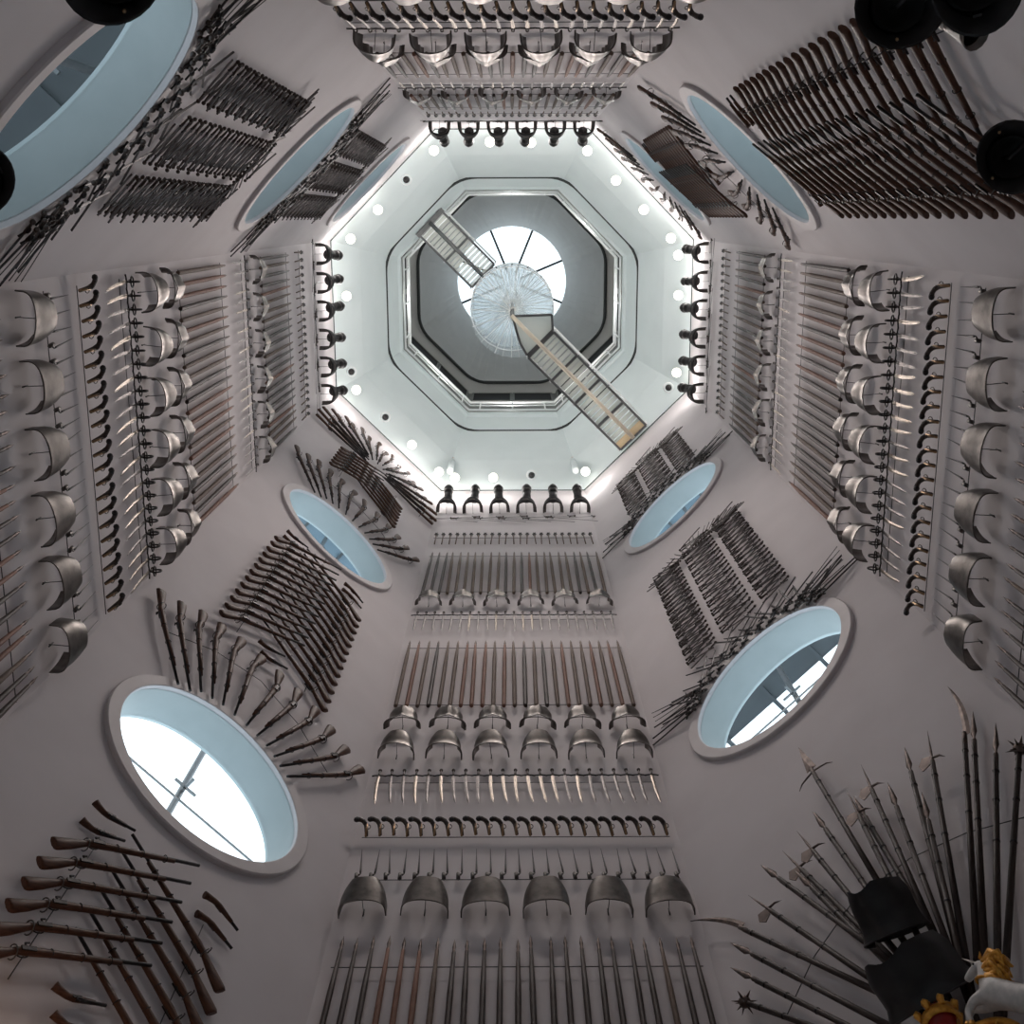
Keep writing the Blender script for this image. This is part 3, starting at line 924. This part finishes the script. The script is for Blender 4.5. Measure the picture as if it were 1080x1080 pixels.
gun_lattice('SW', 6.42, 7.74, 'lowest', 6)
gun_fan('SW', 10.15, 'lower')
gun_lattice('SW', 10.15 + 2.66, 10.15 + 5.88, 'middle', 13)
gun_fan('SW', 18.5, 'upper')
gun_lattice('SW', 18.5 + 2.7, 18.5 + 4.15, 'highest', 7, False, False)
cz = 18.5 + 5.04
for i in range(25):
    a = radians(-4 + 188 * i / 24)
    dx, dz = cos(a), sin(a)
    r1_ = 1.62 + .30 * sin(a)
    K['musket'].place(lay('SW', dx * r1_, cz + dz * r1_, dx * .2, cz + dz * .2, .09 + .05 * (i % 2), flip=dx > 0),
                      '%s musket of the spreading half-star near the ceiling, lower left wall' % ORD[i], 'half-star of muskets, lower left wall')
gun_lattice('NE', 6.5 + .6, 6.5 + 5.9, 'lowest', 20, True, False)
gun_fan('NE', 14.85, 'lower')
gun_lattice('NE', 14.85 + 2.6, 14.85 + 5.8, 'middle', 13)
gun_fan('NE', 22.75, 'upper')

# ------------------------------------------------------------------ sword displays (lower-right and upper-left walls)
ss = []
for nm, me, sub in sword(.36, 'dull', .045, False, .03, .015, .0085): ss.append((me, Matrix.Identity(4) if nm == 'blade' else Matrix.Scale(.85, 4)))
SHORT = Single('short_sword', 'sword', join_mesh('short_sword', ss))
bulk = []
made = [0]


def panel_swords(w, zc, individual, z0=1.62, z1=5.1):
    P = [(-.86, -.41, 'outer right' if w == 'SE' else 'outer left'), (-.31, .24, 'middle'), (.36, .83, 'outer left' if w == 'SE' else 'outer right')]
    rows = int((z1 - z0) / .145)
    for pi_, (a, b, pn) in enumerate(P):
        for i in range(rows):
            zb = z0 + (z1 - z0) * i / (rows - 1) + .12
            for c in range(3):
                if c == 0: u, an = a + .11, radians(-66)
                elif c == 1: u, an = b - .11, radians(66)
                else: u, an = (a + .12, radians(-104)) if i % 2 else (b - .12, radians(104))
                # the inner edges of the outer panels and the middle panel rise towards the arch
                hi = .25 * (1 - abs(u) / .85)
                zz = zb + hi * (zb - z0) / (z1 - z0) * 1.6 + (.05 if c == 2 else 0)
                m_ = WM[w] @ T((u, .05 + .03 * c, zz)) @ RY(-an if False else an + jit(.05)) @ RX(.05)
                if individual(pi_):
                    col = ('one edge', 'other edge', 'centre')[c]
                    SHORT.place(m_, '%s short sword from bottom, hilt at %s of %s panel, %s' % (ORD[i], col, pn, SETN[w]), '%s short sword panel, %s' % (pn, SETN[w]))
                    made[0] += 1
                else: bulk.append((SHORT.me, m_))
    # fan of blades over the arched top
    for i in range(26):
        a = radians(22 + 136 * i / 25)
        u, z = .72 * cos(a), zc_top(zc, z1) + .42 * sin(a) - .15
        an = atan2(cos(a) * 1.2, sin(a))
        m_ = WM[w] @ T((u, .09, z)) @ RY(an + pi + jit(.06))
        if individual(3):
            SHORT.place(m_, '%s short sword of the arch crowning the panels, %s' % (ORD[i], SETN[w]), 'arch of short swords, %s' % SETN[w]); made[0] += 1
        else: bulk.append((SHORT.me, m_))


def zc_top(zc, z1): return z1


def sword_strip(w, zc, pos):
    n = 38
    for i in range(n):
        t = i / (n - 1)
        a = radians(28 + 124 * t)
        u, z = 1.22 * cos(a), zc + 1.22 * sin(a) * .92
        if z < zc + .62: z = zc + .62
        s_ = 1 if u > 0 else -1
        lean = (28 if i % 2 else -34) + (s_ * 42 * abs(cos(a)) ** 1.5)
        if i < 5: lean = 78 - i * 9
        if i > n - 6: lean = -78 + (n - 1 - i) * 9
        an = radians(lean)
        m_ = WM[w] @ T((u, .06 + .045 * (i % 3), z)) @ RY(an + pi + jit(.12)) @ RX(-.08)
        K['strip_sword'].place(m_, '%s basket-hilted sword of the strip over the %s window, %s' % (ORD[i] if i < 30 else ORD[n - 1 - i] + ' from far end', pos, SETN[w]),
                               'strip of swords over %s window, %s' % (pos, SETN[w]))
    for i in range(10):   # long blades springing from both ends of the strip
        s_ = 1 if i % 2 else -1
        m_ = WM[w] @ T((s_ * (.84 + .04 * (i // 2)), .10, zc + .72 + .07 * (i // 2))) @ RY(s_ * radians(88 - 7 * (i // 2)) + pi)
        K['end_blade'].place(m_, '%s long blade springing from %s end, strip over %s window, %s' % (ORD[i // 2], 'one' if s_ > 0 else 'other', pos, SETN[w]), 'long blades at ends of strip over %s window, %s' % (pos, SETN[w]))


panel_swords('NW', 8.2, lambda k: k in (0, 1, 3), 8.2 + 1.75, 8.2 + 5.05)
sword_strip('NW', 8.2, 'largest')
panel_swords('SE', 12.45, lambda k: k in (0, 1), 12.45 + 1.62, 12.45 + 5.05)
sword_strip('SE', 12.45, 'lower')
panel_swords('NW', 16.35, lambda k: False, 16.35 + 1.4, 16.35 + 4.9)
sword_strip('NW', 16.35, 'middle')
panel_swords('SE', 20.55, lambda k: False, 20.55 + 1.35, 20.55 + 3.65)
sword_strip('SE', 20.55, 'upper')
tag(put('short_swords', join_mesh('short_swords', bulk)), 'remaining short swords massed in the dense panels of the upper left and lower right walls', 'swords', None, 'stuff')
print('short swords', made[0], 'bulk', len(bulk))

# ------------------------------------------------------------------ trophy of pole arms, lower-right corner
def polearm(head):
    sh = MB().sweep([(0, 0, 0), (0, 0, 2.4)], [.027, .020], 8)
    b = MB()
    z = 2.4
    if head == 'spear':
        b.lathe([(.018, z - .15), (.018, z), (.010, z + .03), (.030, z + .09), (.018, z + .22), (.001, z + .36)], 6, sy=.5)
    if head == 'partisan':
        b.add([(-.055, 0, z + .06), (.055, 0, z + .06), (.024, 0, z + .36), (0, 0, z + .55), (-.024, 0, z + .36), (0, .012, z + .10), (0, -.012, z + .10)],
              [(0, 5, 4), (5, 1, 2), (4, 5, 2), (4, 2, 3), (6, 0, 4), (1, 6, 2), (6, 4, 2), (0, 1, 5), (1, 0, 6)], False)
        for s_ in (-1, 1):
            b.sweep([(0, 0, z + .02), (s_ * .08, 0, z + .0), (s_ * .15, 0, z - .03), (s_ * .20, 0, z - .09)], [.009, .008, .006, .002], 6)
        b.sweep([(0, 0, z - .1), (0, 0, z + .07)], .020, 8)
    if head == 'halberd':
        b.lathe([(.018, z - .15), (.018, z), (.011, z + .04), (.012, z + .12), (.001, z + .42)], 6)
        b.add([(.0, .004, z - .02), (.10, .004, z - .06), (.13, .004, z + .02), (.09, .004, z + .10), (0, .004, z + .06), (.0, -.004, z - .02), (.10, -.004, z - .06), (.13, -.004, z + .02), (.09, -.004, z + .10), (0, -.004, z + .06)],
              [(0, 1, 2, 3, 4), (9, 8, 7, 6, 5), (0, 5, 6, 1), (1, 6, 7, 2), (2, 7, 8, 3), (3, 8, 9, 4)], False)
        b.sweep([(0, 0, z + .04), (-.07, 0, z + .02), (-.12, 0, z - .04)], [.012, .009, .001], 6)
    if head == 'scythe':
        rows = []
        for i in range(10):
            t = i / 9
            x = -.02 + .16 * t * t; w_ = .032 * (1 - t ** 2.2) + .001
            rows.append([(x - w_, 0, z + .75 * t), (x, .005, z + .75 * t), (x + w_, 0, z + .75 * t), (x, -.005, z + .75 * t), (x - w_, 0, z + .75 * t)])
        b.grid(rows, False); b.sweep([(0, 0, z - .12), (0, 0, z + .03)], .021, 8)
    if head == 'star':
        b.ball((0, 0, z + .03), .05, 10)
        for k in range(14):
            t = math.acos(1 - 2 * (k + .5) / 14); ph = k * 2.4
            dv = Vector((sin(t) * cos(ph), sin(t) * sin(ph), cos(t)))
            b.sweep([Vector((0, 0, z + .03)) + dv * .04, Vector((0, 0, z + .03)) + dv * .105], [.012, .001], 5)
    st = MB()
    for s_ in (0, pi / 2):
        st.beam((.021 * cos(s_), .021 * sin(s_), 1.7), (.021 * cos(s_), .021 * sin(s_), 2.35), .006, .006)
    for q in (1.5, 1.9, 2.2): st.lathe([(.021, q), (.0265, q + .01), (.0265, q + .02), (.021, q + .03)], 8)
    return [('shaft', sh.mesh('shaft', 'darkash'), []), ('pole_head', b.mesh('pole_head', 'rust'), []), ('langets', st.mesh('langets', 'gun'), [])]


for h in ('spear', 'partisan', 'halberd', 'scythe', 'star'):
    K['pole_' + h] = Kind({'spear': 'spear', 'partisan': 'partisan', 'halberd': 'halberd', 'scythe': 'war_scythe', 'star': 'spiked_mace_staff'}[h], 'polearm', polearm(h))
HL = {'spear': .36, 'partisan': .55, 'halberd': .42, 'scythe': .75, 'star': .13}
TP = [('star', 778, 1054, 850, 1080), ('spear', 770, 1020, 890, 1080), ('spear', 770, 994, 930, 1078), ('scythe', 738, 958, 955, 1060), ('halberd', 789, 944, 930, 1040),
      ('spear', 802, 912, 935, 1010), ('halberd', 825, 897, 930, 1000), ('spear', 838, 918, 950, 1030), ('halberd', 840, 876, 905, 955), ('spear', 857, 855, 920, 945),
      ('partisan', 842, 788, 932, 940), ('halberd', 893, 833, 950, 950), ('spear', 900, 840, 965, 950), ('halberd', 908, 806, 975, 960), ('spear', 936, 825, 990, 970),
      ('spear', 954, 788, 1004, 980), ('halberd', 978, 770, 1010, 960), ('spear', 972, 835, 1006, 980), ('scythe', 1014, 716, 1030, 1000), ('spear', 1026, 750, 1038, 1000),
      ('spear', 1050, 762, 1052, 1000), ('star', 1076, 780, 1062, 1000)]
for i, (h, x0, y0, x1, y1) in enumerate(TP):
    d = .10 + .04 * (i % 3)
    (u0, z0), (u1, z1) = at('SE', x0, y0, d), at('SE', x1, y1, d)
    dv = Vector((u0 - u1, z0 - z1)).normalized()
    Lt = 2.4 + HL[h]
    ub, zb = u0 - dv.x * Lt, z0 - dv.y * Lt
    K['pole_' + h].place(WM['SE'] @ T((ub, d, zb)) @ RY(atan2(dv.x, dv.y)), '%s pole arm around the spreading trophy from its lowest, %s head, lower right wall' % (ORD[i], {'spear': 'spear', 'partisan': 'broad winged', 'halberd': 'hooked axe', 'scythe': 'long curved', 'star': 'spiked ball'}[h]),
                         'pole arms of the corner trophy')
put_wire('SE', [at('SE', *q, .05) for q in ((828, 1075), (858, 1010), (900, 950), (960, 905), (1020, 878), (1080, 862))], 'curving behind the trophy of pole arms', .05)


def at3(w, px, py, d):
    u, z = at(w, px, py, d)
    return u, d, z


# black armour, lower right
K['black_plate'] = Kind('black_breastplate', 'breastplate', [('plate', plate(.50, .30, .42, .05, .12, .10).mesh('plate', 'black'), []), ('rolled_edge', rolled(.54, .335, 0, r=.009).mesh('rolled_edge', 'gun'), []),
    ('lining', MB().lathe([(.001, .03), (.15, .03), (.23, .02)], 20, None, 1, 1.0).mesh('lining', 'dark'), [])])
u, d, z = at3('SE', 944, 975, .30)
K['black_plate'].place(WM['SE'] @ T((u, .24, z - .06)) @ RY(radians(-22)) @ RX(radians(-42)) @ Matrix.Scale(.84, 4), 'black breastplate with copper upper edge over the pole arms, lower right corner', 'black armour')
u, d, z = at3('SE', 968, 1025, .42)
K['black_plate'].place(WM['SE'] @ T((u, .26, z - .12)) @ RY(radians(-10)) @ RX(radians(-48)) @ Matrix.Diagonal((1.15, 1.2, .85, 1)), 'larger black plate below the other, before the pole arms, lower right corner', 'black armour lower')

# carved royal supporter: white unicorn with gilded mane
def skin_obj(name, parent, verts, edges, radii, matn, sub=2):
    me = bpy.data.meshes.new(name)
    me.from_pydata(verts, edges, [])
    me.materials.append(M[matn])
    o = put(name, me, parent)
    sk = o.modifiers.new('skin', 'SKIN')
    for v, r in zip(me.skin_vertices[0].data, radii): v.radius = (r, r) if not isinstance(r, tuple) else r
    me.skin_vertices[0].data[0].use_root = True
    sk.use_smooth_shade = True
    ss_ = o.modifiers.new('sub', 'SUBSURF'); ss_.levels = sub; ss_.render_levels = sub
    return o


u, d, z = at3('SE', 1048, 1042, .62)
u2, d2_, z2 = at3('SE', 1044, 1000, .62)
uni = put('carved_unicorn', None, None, WM['SE'] @ T((u, .62, z)) @ RY(atan2(u2 - u, z2 - z)) @ T((0, 0, -.06)) @ Matrix.Scale(.72, 4))
tag(uni, 'carved white heraldic unicorn with gilded mane rearing over the painted arms, bottom corner', 'statue')
# local: +X is the photo's left (head side), Z up
V = [(-.15, 0, -.1), (-.05, 0, .02), (.06, 0, .12), (.07, 0, .22), (.07, 0, .31), (.10, 0, .36), (.17, 0, .32), (.22, 0, .27), (.24, 0, .25),
     (-.45, 0, -.20), (-.55, 0, -.35), (.14, .06, -.02), (.20, .07, -.12), (.17, .07, -.22), (.16, -.06, .0), (.26, -.07, .03), (.30, -.07, -.07),
     (-.58, .07, -.5), (-.50, .07, -.62), (-.55, .07, -.75)]
E_ = [(0, 1), (1, 2), (2, 3), (3, 4), (4, 5), (5, 6), (6, 7), (7, 8), (0, 9), (9, 10), (1, 11), (11, 12), (12, 13), (1, 14), (14, 15), (15, 16), (10, 17), (17, 18), (18, 19)]
R_ = [.12, .115, .085, .062, .055, .052, .042, .034, .026, .11, .10, .045, .03, .022, .045, .03, .022, .07, .04, .03]
skin_obj('body', uni, V, E_, R_, 'coat')
put('horn', MB().sweep([(.13, 0, .38), (.20, 0, .44), (.27, 0, .50)], [.014, .009, .001], 8).mesh('horn', 'horn'), uni)
mn = MB()
for i in range(34):
    t = i / 33
    p = Vector((.05 - .02 * t + .05 * sin(t * pi), jit(.03), .39 - .36 * t))
    mn.sweep([p, p + Vector((-.07 - .04 * sin(t * 9), jit(.06), .03)), p + Vector((-.15 - jit(.04), jit(.09), -.02)), p + Vector((-.20, jit(.09), -.09))], [.028, .034, .028, .006], 6)
put('mane', mn.mesh('mane', 'gold'), uni)
put('ear', MB().sweep([(.075, .03, .39), (.07, .04, .45)], [.018, .002], 6).sweep([(.075, -.03, .39), (.07, -.04, .45)], [.018, .002], 6).mesh('ear', 'gold'), uni)
put('hoof', MB().sweep([(.17, .07, -.22), (.165, .07, -.27)], [.024, .03], 8).sweep([(.30, -.07, -.07), (.305, -.07, -.12)], [.024, .03], 8).mesh('hoof', 'gold'), uni)
put('collar', MB().sweep([(.065 + .07 * cos(a), .07 * sin(a), .17 + .02 * cos(a)) for a in [2 * pi * k / 14 for k in range(14)]], .013, 6, close=True, ref=(0, 0, 1)).mesh('collar', 'gold'), uni)
put('eye', MB().ball((.135, .045, .345), .010, 8).ball((.135, -.045, .345), .010, 8).mesh('eye', 'black'), uni)

u, d, z = at3('SE', 1030, 1080, .55)
sh = put('painted_shield', None, None, WM['SE'] @ T((u + .10, .50, z - .28)))
tag(sh, 'red and gold painted coat of arms beneath the carved unicorn', 'shield')
out = []
for k in range(33):
    a = pi * k / 32
    out.append((.30 * cos(a), .30 * sin(a) * .9 + .02))
outline = [(x, zz) for x, zz in out] + [(-.30, -.1), (0, -.42), (.30, -.1)]
def slab(pts, y0, y1):
    n = len(pts)
    vs = [(x, y0, zz) for x, zz in pts] + [(x, y1, zz) for x, zz in pts]
    return MB().add(vs, [tuple(range(n)), tuple(range(2 * n - 1, n - 1, -1))] + [(i, i + n, (i + 1) % n + n, (i + 1) % n) for i in range(n)], False)
put('shield_field', slab(outline, 0, .04).mesh('shield_field', 'crimson'), sh)
bd = MB().sweep([(x, .04, zz) for x, zz in outline], .022, 8, close=True, ref=(0, 1, 0))
put('shield_border', bd.mesh('shield_border', 'gold'), sh)
for q in range(3):
    ly = MB()
    zb = .17 - q * .13
    ly.sweep([(-.18, .05, zb), (-.05, .06, zb + .015), (.10, .06, zb + .01), (.16, .06, zb + .05)], [.012, .026, .03, .028], 8)
    for x in (-.14, -.05, .06, .12): ly.sweep([(x, .055, zb), (x + .02, .06, zb - .05)], [.012, .008], 6)
    ly.sweep([(-.18, .05, zb), (-.22, .055, zb + .04), (-.18, .055, zb + .07)], [.008, .007, .012], 6)
    put('gilded_lion', ly.mesh('gilded_lion', 'gold'), sh)
cw = put('gilded_crown', None, None, WM['SE'] @ T((at('SE', 985, 1068, .55)[0], .5, at('SE', 985, 1068, .55)[1] - .05)))
tag(cw, 'gold and red carved crown beside the coat of arms, bottom corner', 'crown')
put('circlet', MB().lathe([(.10, -.03), (.115, -.03), (.12, .03), (.10, .03), (.10, -.03)], 20).mesh('circlet', 'gold'), cw)
cp = MB().ball((0, 0, .04), .095, 14, (1, 1, .9))
put('velvet_cap', cp.mesh('velvet_cap', 'crimson'), cw)
for k in range(8):
    a = k * pi / 4
    put('crown_leaf', MB().sweep([(.115 * cos(a), .115 * sin(a), .02), (.125 * cos(a), .125 * sin(a), .07), (.12 * cos(a), .12 * sin(a), .11)], [.014, .026, .004], 6).mesh('crown_leaf', 'gold'), cw)
put('arch_band', MB().sweep([(.11 * cos(a), 0, .03 + .12 * sin(a)) for a in [pi * k / 12 for k in range(13)]], .012, 6).sweep([(0, .11 * cos(a), .03 + .12 * sin(a)) for a in [pi * k / 12 for k in range(13)]], .012, 6).mesh('arch_band', 'gold'), cw)
tag(put('green_base', MB().lathe([(.001, -.12), (.22, -.12), (.26, 0), (.18, .10), (.001, .13)], 18).mesh('green_base', 'green'), None, WM['SE'] @ T((at('SE', 1072, 1080, .5)[0], .42, at('SE', 1072, 1080, .5)[1] - .25))),
    'dark green carved ground below the unicorn, at the very corner', 'carving')

# ------------------------------------------------------------------ black helmets jutting out in the upper corners
def morion():
    b = MB().lathe([(.20, .0), (.215, -.012), (.20, .02), (.135, .05), (.13, .12), (.11, .20), (.05, .26), (.001, .275)], 28, None, 1, 1.12)
    cb = MB()
    for k in range(9):
        a = pi * (.12 + .76 * k / 8)
        a2 = pi * (.12 + .76 * (k + 1) / 8)
        cb.beam((0, .15 * cos(a), .02 + .27 * sin(a)), (0, .15 * cos(a2), .02 + .27 * sin(a2)), .012, .04, (1, 0, 0))
    ln = MB().lathe([(.001, .19), (.06, .18), (.12, .10), (.128, .02)], 20)
    rv = MB()
    for k in range(2):
        a = k * pi * .6 + .3
        rv.ball((.165 * cos(a), .18 * sin(a), .005), .011, 6)
    return [('bowl', b.mesh('bowl', 'black'), [('rosette', rv.mesh('rosette', 'brass'), [])]), ('comb', cb.mesh('comb', 'black'), []), ('lining', ln.mesh('lining', 'dark'), [])]


K['morion'] = Kind('morion_helmet', 'helmet', morion())
for w, px, py, d, sc, lab in (('NE', 950, 4, .50, .95, 'black brimmed helmet with a brass stud jutting over crossed muskets, top corner'),
                              ('NE', 1030, -22, .55, .9, 'black helmet nearest the top edge beyond the brass-studded one, upper right'),
                              ('NE', 1068, 166, .45, .85, 'black helmet at the photo\'s side edge before the musket stocks, upper right'),
                              ('NW', 118, -32, .55, 1.0, 'black brimmed helmet jutting over the large round window, upper left'),
                              ('NW', -26, 190, .55, .8, 'black helmet just showing at the side edge below the large round window')):
    u, _, z = at3(w, px, py, d)
    K['morion'].place(WM[w] @ T((u, d, z)) @ RZ(rnd(0, 3)) @ RX(rnd(-.1, .1)) @ Matrix.Scale(sc, 4), lab)
    if True:
        kx, kz = u, z
        o = put('helmet_bracket', MB().sweep([(0, .014, 0), (0, d, .05), (0, d, .12)], .012, 8).mesh('helmet_bracket', 'gun'), None, WM[w] @ T((kx, 0, kz)))
        tag(o, 'dark iron bracket holding the ' + lab.split(',')[0].split(' with')[0].split(' jutting')[0].split(' nearest')[0].split(' at')[0].split(' just')[0] + ', ' + ('%s corner' % SETN[w]).replace(' wall', '') + (', %s' % ('higher' if py < 20 else 'lower')), 'bracket')
u, _, z = at3('NE', 1000, 28, .35)
sg = put('steel_gauntlet', None, None, WM['NE'] @ T((u, .34, z)) @ RY(radians(150)))
tag(sg, 'small shiny steel gauntlet between the black helmets in the top corner', 'gauntlet')
put('cuff', MB().lathe([(.035, 0), (.04, .05), (.06, .15), (.075, .2), (.07, .2), (.033, .0)], 14).mesh('cuff', 'steel'), sg)
put('hand_plate', MB().ball((0, 0, -.05), .05, 12, (1, .6, 1.2)).mesh('hand_plate', 'steel'), sg)
for k in range(4):
    put('finger', MB().sweep([(-.036 + .024 * k, 0, -.09), (-.038 + .025 * k, .01, -.13), (-.038 + .025 * k, .03, -.15 - .008 * (k in (1, 2)))], [.012, .011, .008], 6).mesh('finger', 'steel'), sg)
put('thumb', MB().sweep([(.045, .0, -.03), (.07, .02, -.06), (.07, .035, -.085)], [.013, .012, .008], 6).mesh('thumb', 'steel'), sg)

# ------------------------------------------------------------------ canopies outside the windows
def canopy(w, zc, reach, mt='canopy', h=1.9, label=''):
    r = put('glass_canopy', None, None, WM[w] @ T((0, 0, zc + h)))
    tag(r, label, 'canopy')
    put('roof_slab', MB().box((0, -DEP - .05 - reach / 2, 0), (3.6, reach, .08)).mesh('roof_slab', mt), r)
    rb = MB()
    for x in (-1.2, -.4, .4, 1.2): rb.beam((x, -DEP - .05, -.06), (x, -DEP - .05 - reach * 1.35, -.06), .05, .08)
    rb.beam((-1.8, -DEP - reach * .6, -.08), (1.8, -DEP - reach * .6, -.08), .05, .08)
    put('roof_rib', rb.mesh('roof_rib', 'canopy_dark'), r)


canopy('SE', 12.45, .68, 'canopy_dark', 2.0, 'dark canopy outside the lower round window, lower right wall')
canopy('SE', 20.55, 2.4, 'canopy', 1.7, 'blue grey canopy outside the upper round window, lower right wall')
canopy('SW', 18.5, 2.4, 'canopy', 1.7, 'blue grey canopy outside the upper round window, lower left wall')
canopy('NW', 8.2, 2.4, 'canopy_dark', 1.7, 'dark canopy outside the largest round window, upper left wall')

# ------------------------------------------------------------------ light
wd = bpy.data.worlds.new('sky'); scene.world = wd; wd.use_nodes = True
nt = wd.node_tree
bg = nt.nodes['Background']
tc = nt.nodes.new('ShaderNodeTexCoord'); sx = nt.nodes.new('ShaderNodeSeparateXYZ'); rp = nt.nodes.new('ShaderNodeValToRGB')
nt.links.new(tc.outputs['Generated'], sx.inputs[0]); nt.links.new(sx.outputs['Z'], rp.inputs['Fac'])
rp.color_ramp.elements[0].position = 0.0; rp.color_ramp.elements[0].color = (.68, .80, .90, 1)
rp.color_ramp.elements[1].position = .5; rp.color_ramp.elements[1].color = (.86, .94, 1, 1)
nt.links.new(rp.outputs['Color'], bg.inputs['Color'])
# brighter half of the overcast sky on the sun's side
mr = nt.nodes.new('ShaderNodeMapRange')
mr.inputs['From Min'].default_value = -.6; mr.inputs['From Max'].default_value = .6
mr.inputs['To Min'].default_value = .95; mr.inputs['To Max'].default_value = 2.9
nt.links.new(sx.outputs['Y'], mr.inputs['Value']); nt.links.new(mr.outputs['Result'], bg.inputs['Strength'])
# fill lights added in the upper gallery to brighten its soffit
for k in range(8):
    a = radians(45 * k)
    L = bpy.data.lights.new('soffit_fill_light', 'POINT'); L.energy = 28; L.color = (1, .98, .95); L.shadow_soft_size = .2
    put('soffit_fill_light', L, None, T((3.0 * cos(a), 3.0 * sin(a), 31.5)))
# warm lamp low on the lower left wall
L = bpy.data.lights.new('warm_wall_lamp', 'POINT'); L.energy = 9; L.color = (1, .55, .25); L.shadow_soft_size = .1
put('warm_wall_lamp', L, None, WM['SW'] @ T((.75, .5, 5.4)))
# fill spots added under the ceiling, aimed across the shaft to brighten lower walls
for k in range(8):
    a = radians(22.5 + 45 * k)
    L = bpy.data.lights.new('wall_fill_spot', 'SPOT'); L.energy = 980; L.color = (1, .88, .83); L.spot_size = radians(46); L.spot_blend = 1; L.shadow_soft_size = .10
    p = Vector((3.7 * cos(a), 3.7 * sin(a), TOP - .4)); q = Vector((-3.4 * cos(a), -3.4 * sin(a), 14.0))
    put('wall_fill_spot', L, None, T(p) @ (q - p).to_track_quat('-Z', 'Y').to_matrix().to_4x4())

# ------------------------------------------------------------------ camera
cam = bpy.data.cameras.new('camera')
cam.sensor_width = 36; cam.sensor_fit = 'HORIZONTAL'; cam.lens = 36 * F_PX / 1080
cam.clip_end = 200
m = Matrix.Identity(4)
for i in range(3):
    m[i][0] = RC[0][i]; m[i][1] = -RC[1][i]; m[i][2] = -RC[2][i]; m[i][3] = CAM[i]
co = put('camera', cam, None, m)
scene.camera = co
vs = scene.view_settings
vs.view_transform = 'Standard'; vs.look = 'None'; vs.gamma = 1; vs.use_curve_mapping = False
vs.exposure = 0.0
